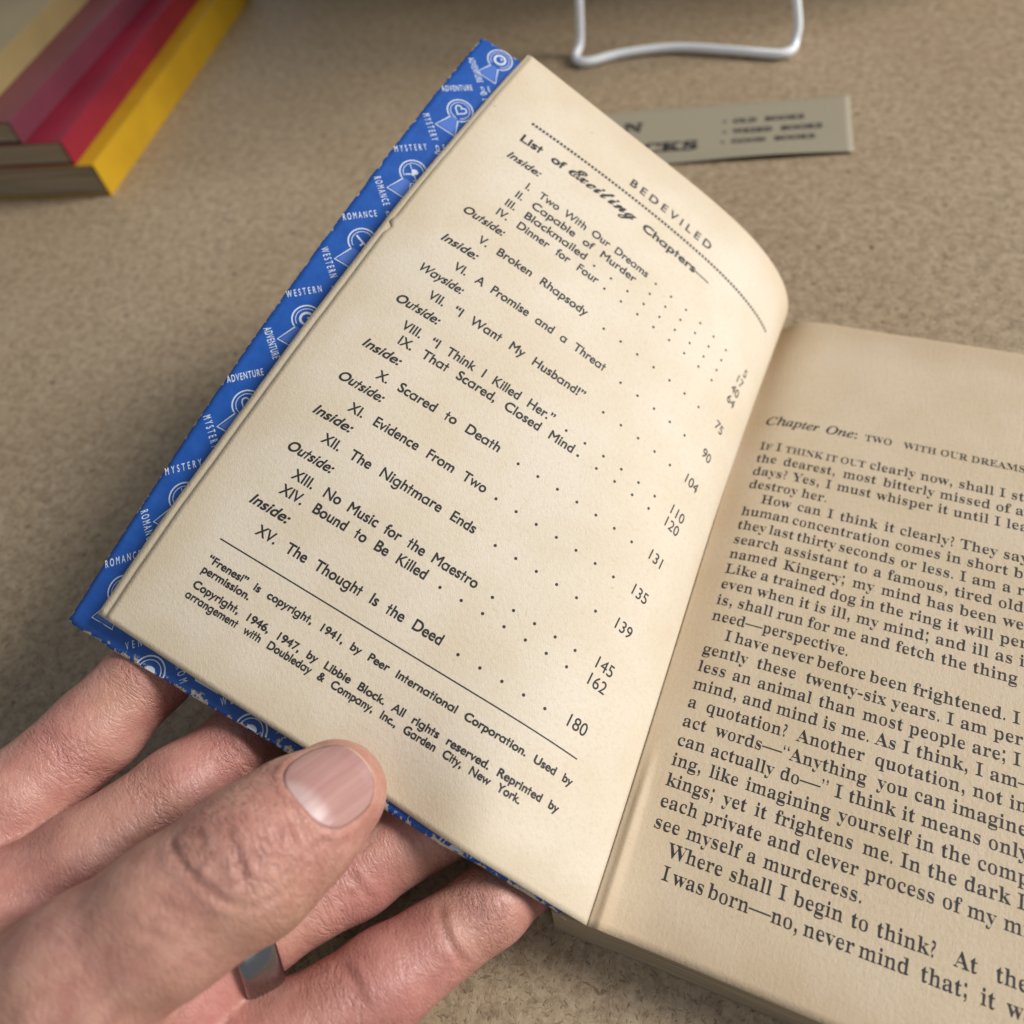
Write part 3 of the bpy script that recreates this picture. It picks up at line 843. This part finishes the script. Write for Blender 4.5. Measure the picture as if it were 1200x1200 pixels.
card_o = link('printed_card', V, F, M_CARD, flat_from=2 * 49 * 19); tag(card_o, 'long grey printed card lying on the table behind the open book', 'card')
pk = Print(lambda x, y: card(x, y, .03))
def cxy(px, py):
    d = np.array([px, py]) - C0; return d @ E1 - (d @ E2) * 0.115, d @ E2
for txt, a, b in (('OLD BOOKS', (-36.33, 115.79), (-11.02, 122.74)), ('WEIRD BOOKS', (-34.9, 109.0), (-3.59, 117.4)), ('GOOD BOOKS', (-34.0, 101.9), (-5.01, 110.2))):
    x0, y0 = cxy(*a); x1, y1 = cxy(*b); y0 = (y0 + y1) / 2
    pk.text(R('slab', txt), x0, y0, EM('slab', 3.2), x1); pk.disc(x0 - 3.1, y0 + 1.3, .75)
x1, y1 = cxy(-45.2, 95.9); pk.text(R('slab', 'CKS'), x1 - 21.0, y1, EM('slab', 6.6), x1)
x1, y1 = cxy(-69.0, 104.3); pk.text(R('slab', 'N'), x1 - 7.6, y1, EM('slab', 6.6), x1)
pk.build('card_lettering', M_INK, card_o)

# ------------------------------------------------------------------ white wire stand
bar = smooth_path([(-113.3, 162.0, 21), (-113.0, 160.6, 9), (-112.9, 158.6, 4.2), (-113.2, 154.2, 2.2), (-111.0, 150.6, 2.1), (-105.7, 149.9, 2.1), (-93.4, 158.6, 2.1), (-72.7, 165.6, 2.3), (-50.7, 166.0, 2.3), (-33.2, 165.4, 2.1), (-27.0, 166.0, 2.2), (-24.0, 169.0, 2.9), (-23.9, 172.2, 5.0), (-24.2, 174.6, 10), (-27.6, 177.0, 21)], 8)
top = smooth_path([(-27.6, 177.0, 21), (-36, 192, 90), (-40, 198, 125), (-50, 201, 139), (-70, 201, 143), (-95, 199, 139), (-107, 192, 125), (-110, 183, 90), (-113.3, 162.0, 21)], 10)
stand = empty('wire_stand', 'white coated wire display stand at the back of the table', 'stand')
V, F = tube(np.concatenate([bar[:-1], top[:-1]]), 1.75, 14, True); link('wire_frame', V, F, M_WIRE, stand)
for xx in (-98, -42):
    pth = smooth_path([(xx, 201.5, 140), (xx, 225, 75), (xx, 250, 6), (xx, 254, 2.1), (xx, 262, 2.1)], 8); V, F = tube(pth, 1.75, 12); link('rear_leg', V, F, M_WIRE, stand)

# ------------------------------------------------------------------ stack of paperbacks, far left
def closed_book(name, label, xr, y0, y1, z0, h, w, rot, mat, edge=M_EDGES):
    """xr: x of the right-hand long side at mid length"""
    cx = xr - w / 2 * math.cos(rot); cy = (y0 + y1) / 2 - w / 2 * math.sin(rot)
    b = empty(name, label, 'book', 'paperbacks stacked at the far left')
    V, F = rounded_box(cx, cy, z0, w, y1 - y0, .5, rot, .4); link('back_cover', V, F, mat, b, smooth=False)
    V, F = rounded_box(cx - .4, cy, z0 + .52, w - 2.2, y1 - y0 - 1.6, h - 1.04, rot, .4); link('page_block', V, F, edge, b, smooth=False)
    V, F = rounded_box(cx, cy, z0 + h - .5, w, y1 - y0, .5, rot, .4); link('front_cover', V, F, mat, b, smooth=False)
    V, F = rounded_box(cx + (w / 2 + .2) * math.cos(rot), cy + (w / 2 + .2) * math.sin(rot), z0, .5, y1 - y0, h, rot, .2); link('spine', V, F, mat, b, smooth=False)
rr = math.radians(13.5)
closed_book('yellow_paperback', 'yellow paperback at the bottom of the stack at the far left', -295.0, 20, 200, 0.05, 14, 112, rr, M_YELLOW)
closed_book('crimson_paperback', 'crimson paperback resting on the yellow one at the far left', -303.5, 18, 190, 14.15, 10, 108, rr + .02, M_RED)
closed_book('maroon_paperback', 'dull maroon paperback above the crimson one in the far left stack', -317.0, 14, 186, 24.25, 9, 106, rr - .01, M_MAROON)
closed_book('khaki_paperback', 'khaki paperback on top of the stack at the far left', -334.0, 12, 182, 33.35, 10, 106, rr + .01, M_OCHRE)

# tall board added out of view to shade the far left of the table
V, F = rounded_box(-135, 292, 0.05, 470, 14, 380, math.radians(-4), .8)
tag(link('shade_board', V, F, M_OCHRE, smooth=False), 'plain board added out of view at the back to shade the table', 'board')

# ------------------------------------------------------------------ the hand: one continuous skin from a distance field
CH = {
 'thumb': [(-45.5, -163.9, 39.2, 8.9), (-46.9, -171.1, 44.3, 10.2), (-49.6, -178.6, 47.5, 11.2), (-56.6, -188.5, 47.3, 10.9), (-66.0, -200.8, 44.6, 11.8), (-78.0, -214.5, 38.4, 13.5), (-93.1, -230.6, 29.5, 16)],
 'index': [(-95.0, -145.9, 31.8, 7.2), (-95.2, -155.1, 33.7, 8.2), (-99.1, -169.1, 33.0, 8.6), (-104.2, -185.2, 33.8, 9.2), (-113.7, -204.7, 33.0, 10.5)],
 'middle': [(-67.4, -140.8, 21.0, 7.2), (-73.2, -160.8, 25.9, 7.9), (-77.8, -172.2, 29.4, 8.3), (-85.7, -188.6, 32.3, 8.9), (-96.3, -206.4, 31.7, 10.5)],
 'ring': [(-19.7, -137.1, 8.1, 6.8), (-33.2, -157.8, 17.2, 8.3), (-44.1, -172.2, 18.7, 8.6), (-54.3, -185.9, 24.8, 9.1), (-61.9, -197.1, 28.2, 10.0), (-73.1, -211.1, 26.5, 12)],
 'little': [(-10.6, -155.1, 6.2, 5.6), (-18.4, -168.4, 14.6, 6.9), (-30.6, -186.1, 18.3, 8.1), (-41.4, -200.5, 19.8, 9.3), (-53.5, -214.2, 18.6, 11.5)],
}
PAD = np.array([[-59.9, -203.7, 23.5], [-71.5, -221.3, 19.7]])
DORSAL = [0.2796, -0.0352, 0.9962]
NAIL_C = np.array([-42.61, -163.96, 48.71])
NAIL_W, NAIL_L = 6.64, 7.35
RING_AT, RING_R = -1.95, 9.75
CREASES = [
    ([(-57.53, -179.44, 57.17), (-56.67, -180.32, 57.79), (-53.6, -181.61, 58.83), (-50.44, -182.74, 58.96), (-47.1, -183.59, 58.18), (-44.47, -183.78, 56.99), (-42.58, -183.07, 56.08)], 0.42, 0.5, 0.2),
    ([(-49.49, -175.23, 59.27), (-48.01, -176.57, 59.46), (-45.8, -178.26, 59.08), (-44.26, -180.06, 58.23), (-42.71, -180.91, 57.07)], 0.42, 0.48, 0.2),
    ([(-56.9, -178.72, 57.39), (-52.72, -178.08, 59.05), (-51.58, -179.02, 59.3), (-51.32, -180.34, 59.28)], 0.32, 0.45, 0.15),
    ([(-49.71, -178.76, 59.5), (-49.84, -180.07, 59.38), (-50.24, -180.96, 59.27)], 0.25, 0.45, 0.1),
    ([(-46.83, -181.72, 58.71), (-45.24, -181.67, 58.22), (-44.39, -180.95, 58.06)], 0.25, 0.42, 0.1),
    ([(-44.2, -176.79, 58.52), (-43.17, -177.58, 57.97), (-42.37, -178.57, 57.34)], 0.28, 0.45, 0.12),
    ([(-44.3, -178.61, 58.49), (-44.34, -179.61, 58.35), (-44.28, -180.31, 58.18)], 0.2, 0.4, 0.1),
    ([(-50.63, -180.35, 59.33), (-50.39, -181.75, 59.15), (-50.5, -182.64, 58.98)], 0.25, 0.45, 0.1),
    ([(-51.08, -176.06, 59.21), (-49.26, -177.05, 59.52), (-48.04, -178.4, 59.48)], 0.18, 0.45, 0.1),
    ([(-48.12, -182.58, 58.75), (-46.34, -182.82, 58.22), (-44.85, -182.67, 57.68)], 0.2, 0.42, 0.08),
    ([(-54.05, -179.69, 58.75), (-52.31, -180.42, 59.15), (-51.31, -181.34, 59.18)], 0.2, 0.42, 0.08),
    ([(-40.66, -180.25, 55.37), (-39.89, -177.85, 54.8), (-39.18, -174.72, 53.43), (-38.48, -172.21, 51.59), (-37.46, -170.06, 49.75)], 0.22, 0.5, 0.1),
    ([(-39.97, -180.59, 54.35), (-39.09, -178.08, 53.41), (-38.45, -175.26, 52.09), (-37.93, -173.2, 50.72)], 0.14, 0.45, 0.08),
    ([(-43.79, -184.51, 56.15), (-41.57, -182.82, 55.28), (-39.81, -180.5, 54.15), (-39.02, -178.29, 53.26)], 0.18, 0.5, 0.1),
    ([(-43.78, -175.26, 58.14), (-42.44, -174.14, 57.04), (-40.67, -173.21, 55.09)], 0.18, 0.5, 0.15),
    ([(-52.26, -187.28, 58.46), (-50.17, -187.14, 57.85), (-47.61, -187.23, 56.68)], 0.16, 0.6, 0.1),
    ([(-55.82, -187.72, 58.95), (-52.48, -187.37, 58.5), (-50.73, -187.61, 57.95)], 0.16, 0.6, 0.1),
    ([(-53.82, -189.34, 58.63), (-51.2, -188.74, 57.92), (-48.31, -188.67, 56.46)], 0.14, 0.6, 0.1),
    ([(-55.16, -191.5, 58.47), (-52.76, -190.78, 58.08), (-49.85, -190.7, 56.72)], 0.14, 0.6, 0.1),
    ([(-25.61, -171.9, 22.09), (-22.83, -174.97, 23.49), (-20.17, -177.41, 22.62), (-17.47, -178.72, 19.27)], 0.38, 0.6, 0.2),
    ([(-25.41, -173.47, 22.94), (-23.15, -176.01, 23.71), (-20.97, -177.75, 23.04)], 0.2, 0.6, 0.1),
    ([(-36.41, -186.21, 25.76), (-32.99, -187.77, 27.03), (-31.03, -190.25, 26.83)], 0.25, 0.7, 0.12),
    ([(-35.25, -186.08, 26.22), (-31.59, -187.77, 27.07), (-29.49, -190.17, 26.4)], 0.2, 0.6, 0.12),
    ([(-41.65, -173.46, 27.68), (-38.96, -174.68, 25.96), (-36.96, -176.0, 23.04)], 0.28, 0.6, 0.15),
    ([(-37.22, -175.32, 41.36), (-39.62, -176.18, 26.02), (-37.98, -177.37, 23.43)], 0.2, 0.6, 0.1),
    ([(-70.2, -159.64, 33.71), (-67.85, -160.97, 32.44), (-65.85, -162.02, 29.9)], 0.3, 0.6, 0.15),
    ([(-70.69, -161.79, 34.12), (-68.08, -163.23, 32.4), (-66.32, -163.99, 29.83)], 0.22, 0.5, 0.1),
    ([(-69.78, -158.61, 33.34), (-67.21, -159.8, 31.81), (-65.39, -160.55, 29.25)], 0.15, 0.5, 0.1),
]
WRIST = np.array([-146.0, -296.0, 30.0])
def smin(a, b, k):
    h = np.clip(.5 + .5 * (b - a) / k, 0, 1)
    return b * (1 - h) + a * h - k * h * (1 - h)
def cone(P, a, b, ra, rb):
    pa = P - a; ba = b - a; t = np.clip(pa @ ba / (ba @ ba), 0, 1)
    return np.linalg.norm(pa - t[:, None] * ba, axis=1) - (ra + (rb - ra) * t)
def chain(P, c, k):
    d = None
    for i in range(len(c) - 1):
        a, b = np.array(c[i][:3]), np.array(c[i + 1][:3])
        e = cone(P, a, b, c[i][3], c[i + 1][3])
        d = e if d is None else smin(d, e, k)
    return d
# palm: metacarpals running to the wrist, padded
def palm_segments():
    out = []
    off = {'index': (10, 6, 2), 'middle': (3, 2, 3), 'ring': (-4, -4, 2), 'little': (-10, -10, -2)}
    for f in ('index', 'middle', 'ring', 'little'):
        m = np.array(CH[f][-1][:3]); w = WRIST + np.array(off[f]) * 1.2
        out.append((m, w, CH[f][-1][3] + 2.0, 15.0))
    t = np.array(CH['thumb'][-1][:3]); out.append((t, WRIST + (-2, 6, 2), 17.0, 15.0))
    out.append((WRIST, WRIST + np.array([-66, -88, 12.0]), 21.0, 27.0))
    for a, b in (('index', 'middle'), ('middle', 'ring'), ('ring', 'little')):
        out.append((np.array(CH[a][-1][:3]), np.array(CH[b][-1][:3]), 10.0, 10.0))
    out.append((PAD[0], PAD[1], 9.5, 11.5))
    return out
PALM = palm_segments()
def sdf(P):
    d = None
    for f in ('index', 'middle', 'ring', 'little'):
        e = chain(P, CH[f], 2.2)
        d = e if d is None else smin(d, e, .7)
    p = None
    for a, b, ra, rb in PALM:
        e = cone(P, a, b, ra, rb); p = e if p is None else smin(p, e, 7.0)
    d = smin(d, p, 8.0)
    th = chain(P, CH['thumb'], 3.0)
    # the ball of the thumb and knuckle
    th = smin(th, np.linalg.norm(P - KNUCKLE, axis=1) - 6.2, 4.0)
    # web: thumb melts into the palm only near its root
    T0 = np.array(CH['thumb'][-2][:3]); kk = np.clip(1 - (np.linalg.norm(P - T0, axis=1) - 10) / 26, .02, 1) * 8
    return smin(d, th, kk)
TA = np.array([c[:3] for c in CH['thumb']]); 
T_AX = TA[0] - TA[1]; T_AX /= np.linalg.norm(T_AX)
CAMV = np.array(CAM_C)
_d = np.array(DORSAL); DORS = _d - T_AX * (_d @ T_AX); DORS /= np.linalg.norm(DORS); LAT = np.cross(T_AX, DORS)
KNUCKLE = TA[2] + DORS * 5.6 + T_AX * 1.0

def surface_nets(h, lo, hi):
    n = np.ceil((hi - lo) / h).astype(int) + 1
    ax = [lo[i] + h * np.arange(n[i]) for i in range(3)]
    Fv = np.empty(n, np.float32)
    for i in range(n[0]):
        Y, Z = np.meshgrid(ax[1], ax[2], indexing='ij')
        P = np.stack([np.full(Y.size, ax[0][i]), Y.ravel(), Z.ravel()], 1)
        Fv[i] = sdf(P).reshape(n[1], n[2])
    neg = Fv < 0
    cnt = np.zeros(n - 1, np.int8); acc = np.zeros(tuple(n - 1) + (3,), np.float32); num = np.zeros(n - 1, np.float32)
    sl = lambda d, ax_: slice(d, n[ax_] - 1 + d)
    for axis in range(3):
        o = [q for q in range(3) if q != axis]
        A = [slice(None)] * 3; B = [slice(None)] * 3; A[axis] = slice(0, -1); B[axis] = slice(1, None)
        fa, fb = Fv[tuple(A)], Fv[tuple(B)]
        cr = (fa < 0) != (fb < 0); t = np.where(cr, fa / np.where(cr, fa - fb, 1), 0)
        for d0 in (0, 1):
            for d1 in (0, 1):
                q = [slice(None)] * 3; q[o[0]] = slice(d0, n[o[0]] - 1 + d0); q[o[1]] = slice(d1, n[o[1]] - 1 + d1)
                c2 = cr[tuple(q)].astype(np.float32); t2 = t[tuple(q)]
                num += c2; acc[..., axis] += c2 * t2; acc[..., o[0]] += c2 * d0; acc[..., o[1]] += c2 * d1
    act = num > 0; idx = -np.ones(n - 1, np.int64); idx[act] = np.arange(act.sum())
    ijk = np.stack(np.nonzero(act), 1)
    V = lo + h * (ijk + acc[act] / num[act][:, None])
    faces = []
    for axis in range(3):
        o = [(axis + 1) % 3, (axis + 2) % 3]
        A = [slice(None)] * 3; B = [slice(None)] * 3; A[axis] = slice(0, -1); B[axis] = slice(1, None)
        na, nb_ = neg[tuple(A)], neg[tuple(B)]; cr = na != nb_
        I = np.stack(np.nonzero(cr), 1); ok = (I[:, o[0]] > 0) & (I[:, o[1]] > 0) & (I[:, o[0]] < n[o[0]] - 1) & (I[:, o[1]] < n[o[1]] - 1)
        I = I[ok]; flip = na[tuple(I.T)]
        def g(a, b):
            J = I.copy(); J[:, o[0]] -= a; J[:, o[1]] -= b; return idx[tuple(J.T)]
        q = np.stack([g(0, 0), g(1, 0), g(1, 1), g(0, 1)], 1)
        q[~flip] = q[~flip][:, ::-1]
        faces.append(q)
    return V, np.concatenate(faces)
def grad(P, e=.25):
    g = np.stack([sdf(P + np.eye(3)[i] * e) - sdf(P - np.eye(3)[i] * e) for i in range(3)], 1)
    return g / np.maximum(np.linalg.norm(g, axis=1), 1e-6)[:, None]

LO = np.array([-230.0, -400.0, -1.0]); HI = np.array([4.0, -118.0, 66.0])
near_lo = np.array([-128.0, -236.0, 0.2]); near_hi = np.array([0.0, -118.0, 64.0])
V, Fq = surface_nets(0.62, near_lo, near_hi)
# the rest of the hand and the wrist, coarser, is welded on beyond the fine box
for _ in range(2):
    g = grad(V); V = V - g * sdf(V)[:, None]
Nrm = grad(V)
flush = np.zeros(len(V)); groove = np.zeros(len(V)); disp = np.zeros(len(V))

def seg_dist(P, L):
    d = np.full(len(P), 1e9); tt = np.zeros(len(P))
    L = np.asarray(L, float)
    for i in range(len(L) - 1):
        a, b = L[i], L[i + 1]; ba = b - a; t = np.clip((P - a) @ ba / (ba @ ba), 0, 1)
        e = np.linalg.norm(P - a - t[:, None] * ba, axis=1); m = e < d; d[m] = e[m]; tt[m] = (i + t[m]) / (len(L) - 1)
    return d, tt
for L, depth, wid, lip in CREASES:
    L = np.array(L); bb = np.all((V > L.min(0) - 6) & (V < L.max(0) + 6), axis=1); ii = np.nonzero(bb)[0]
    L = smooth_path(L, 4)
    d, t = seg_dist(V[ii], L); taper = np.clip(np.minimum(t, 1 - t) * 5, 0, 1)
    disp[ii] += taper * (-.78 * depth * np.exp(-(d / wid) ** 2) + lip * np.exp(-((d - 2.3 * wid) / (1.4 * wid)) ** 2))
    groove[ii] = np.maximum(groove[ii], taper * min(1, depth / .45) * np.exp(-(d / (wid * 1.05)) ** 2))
# nail bed
def nail_local(P):
    q = P - NAIL_C; return q @ LAT, q @ T_AX, q @ DORS
lx, ly, lz = nail_local(V)
def nail_r(lx, ly):
    a = np.abs(lx / NAIL_W) ** 2.6; b = np.abs(ly / NAIL_L) ** 2.9
    return (a + b) ** (1 / 2.7)
nr = nail_r(lx, ly); dors = (lz > -7) & ((Nrm @ DORS) > .15) & (np.abs(lx) < 14) & (np.abs(ly) < 14)
prox = np.clip(.65 - ly / NAIL_L * .6, .12, 1)
disp += dors * (np.where(nr < 1, -.40 * np.clip((1 - nr) * 9, 0, 1), .40 * prox * np.exp(-((nr - 1.10) / .085) ** 2)))
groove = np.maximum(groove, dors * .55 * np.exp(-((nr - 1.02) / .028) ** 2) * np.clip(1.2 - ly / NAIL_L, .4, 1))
# coarse folds of the skin
def vn(P, f, seed):
    r = np.random.default_rng(seed); s_ = 0
    for _ in range(5):
        w_ = r.normal(0, 1, 3); w_ *= f / np.linalg.norm(w_); s_ = s_ + np.sin(P @ w_ + r.uniform(0, 6.3))
    return s_ / 5
disp += .10 * vn(V, .55, 3) + .05 * vn(V, 1.4, 4)
V2 = V + Nrm * disp[:, None]
# true colour differences: finger pads and joints are redder
tip_d = {f: np.linalg.norm(V - np.array(CH[f][1][:3]), axis=1) for f in CH}
for f in ('index', 'middle', 'ring', 'little'):
    d, t = seg_dist(V, [c[:3] for c in CH[f]])
    flush = np.maximum(flush, np.where(d < 13, .62 + .25 * vn(V, .35, 8), 0))
d, t = seg_dist(V, [c[:3] for c in CH['thumb']]); isth = d < 14
flush = np.where(isth, .22 + .16 * vn(V, .4, 9), flush)
flush = np.where(isth, np.maximum(flush, .62 * np.exp(-(np.linalg.norm(V - KNUCKLE - DORS * 4, axis=1) / 6.5) ** 2)), flush)
flush = np.where(isth & (nr > 1), np.maximum(flush, .55 * np.exp(-((nr - 1.15) / .25) ** 2) * dors), flush)
flush = np.clip(flush, 0, 1)
# far part
Vf, Ff = surface_nets(2.6, LO, HI)
for _ in range(2):
    g = grad(Vf); Vf = Vf - g * sdf(Vf)[:, None]
fc = Vf[Ff].mean(1); inn = np.all((fc > near_lo + 2.2) & (fc < near_hi - 2.2), axis=1)
Ff = Ff[~inn]
V_all = np.concatenate([V2, Vf - grad(Vf) * .12]); F_all = np.concatenate([Fq, Ff + len(V2)])
tl = (V - TA[2]) @ T_AX; tq = V - TA[2] - np.outer(tl, T_AX); tang = np.arctan2(tq @ LAT, tq @ DORS)
kn_ = np.exp(-((tl - 1.0) / 7.5) ** 2) * np.clip(np.cos(tang) * 1.4, 0, 1)
axis_attr = np.stack([tl + 1.4 * np.sin(tang * 2), tang * 10.5, np.where(isth, .14 + .86 * kn_, .10)], 1)
best_d = np.full(len(V), 1e9)
for f in ('index', 'middle', 'ring', 'little'):
    c_ = np.array([c[:3] for c in CH[f]]); d, t = seg_dist(V, c_)
    ax_ = c_[1] - c_[3]; ax_ /= np.linalg.norm(ax_); al = (V - c_[2]) @ ax_
    s1 = np.cross(ax_, [0, 0, 1.0]); s1 /= np.linalg.norm(s1); s2 = np.cross(s1, ax_); rel = V - c_[2] - np.outer(al, ax_)
    an = np.arctan2(rel @ s1, rel @ s2)
    L1 = np.linalg.norm(c_[1] - c_[2]); jm = np.exp(-((al - L1 * .9) / 3.2) ** 2) + .8 * np.exp(-((al + L1 * .35) / 3.0) ** 2)
    m = (d < best_d) & ~isth; best_d[m] = d[m]
    axis_attr[m] = np.stack([al, an * 8.5 + len(f) * 9.0, .16 + .62 * np.clip(jm, 0, 1)], 1)[m]
    flush[m] = np.clip(flush[m] + .20 * np.clip(jm, 0, 1)[m] + .22 * vn(V, .22, 21)[m], 0, 1)
used = np.unique(F_all); rem = -np.ones(len(V_all), int); rem[used] = np.arange(len(used))
hand = link('hand', V_all[used], rem[F_all], M_SKIN)
tag(hand, 'left hand with a ring, thumb pressing the page from above and fingers under the cover', 'hand')
ca_ = hand.data.color_attributes.new('flush', 'FLOAT_COLOR', 'POINT')
fl = np.concatenate([flush, np.full(len(Vf), .2)])[used]; gr = np.concatenate([groove, np.zeros(len(Vf))])[used]
ca_.data.foreach_set('color', np.stack([fl, np.clip(gr, 0, 1), 0 * fl, 1 + 0 * fl], 1).ravel())

aa_ = hand.data.attributes.new('skin_axis', 'FLOAT_VECTOR', 'POINT')
aa_.data.foreach_set('vector', np.concatenate([axis_attr, np.tile([[0, 0, .1]], (len(Vf), 1))])[used].astype(np.float32).ravel())
# thumb nail
nu_, nv_ = 33, 37; NP = []; NUV = []
for i in range(nu_):
    for j in range(nv_):
        a = -1 + 2 * i / (nu_ - 1); b = -1 + 2 * j / (nv_ - 1)
        # square to rounded nail outline
        r = max(abs(a), abs(b)); nrm_ = nail_r(a * NAIL_W, b * NAIL_L) if r > 1e-6 else 1
        sc = (r / nrm_) if r > 1e-6 else 0
        NP.append((a * sc * NAIL_W, b * sc * NAIL_L)); NUV.append((.5 + .5 * a * sc, .5 + .5 * b * sc))
NP = np.array(NP); P = NAIL_C + LAT * NP[:, :1] + T_AX * NP[:, 1:] + DORS * 7
for _ in range(60): P = P - DORS * (sdf(P) * .8)[:, None]
lift = .12 + .35 * np.clip(NP[:, 1] / NAIL_L, 0, 1) ** 3
nn = grad(P); P = P + nn * lift[:, None]
Vn, Fn = slab(P, nn, nu_, nv_, .5)
nail = link('thumb_nail', Vn, Fn, M_NAIL, hand, uvs=np.concatenate([NUV, NUV]))

# ring on the ring finger
ra_ = np.array(CH['ring'][3][:3]); rb_ = np.array(CH['ring'][2][:3]); axd = rb_ - ra_; axd /= np.linalg.norm(axd)
rc = ra_ + axd * RING_AT; u_ = np.cross(axd, [0, 0, 1.0]); u_ /= np.linalg.norm(u_); w_ = np.cross(axd, u_)
RV = []; seg = 96; prof = []
wd, thk, r0 = 6.4, 2.0, RING_R
for k_ in range(20):
    a = 2 * math.pi * k_ / 20; ce, se = math.cos(a), math.sin(a)
    prof.append((math.copysign(abs(ce) ** .85, ce) * wd / 2, r0 + thk / 2 + math.copysign(abs(se) ** .95, se) * thk / 2))
for s_ in range(seg):
    a = 2 * math.pi * s_ / seg; dr = u_ * math.cos(a) + w_ * math.sin(a)
    for px, prr in prof: RV.append(rc + axd * px + dr * prr)
RF = []
for s_ in range(seg):
    for k_ in range(20):
        s2, k2 = (s_ + 1) % seg, (k_ + 1) % 20
        RF.append((s_ * 20 + k_, s2 * 20 + k_, s2 * 20 + k2, s_ * 20 + k2))
ring = link('finger_ring', RV, RF, M_RING); tag(ring, 'plain dark polished metal band worn on the ring finger', 'ring')
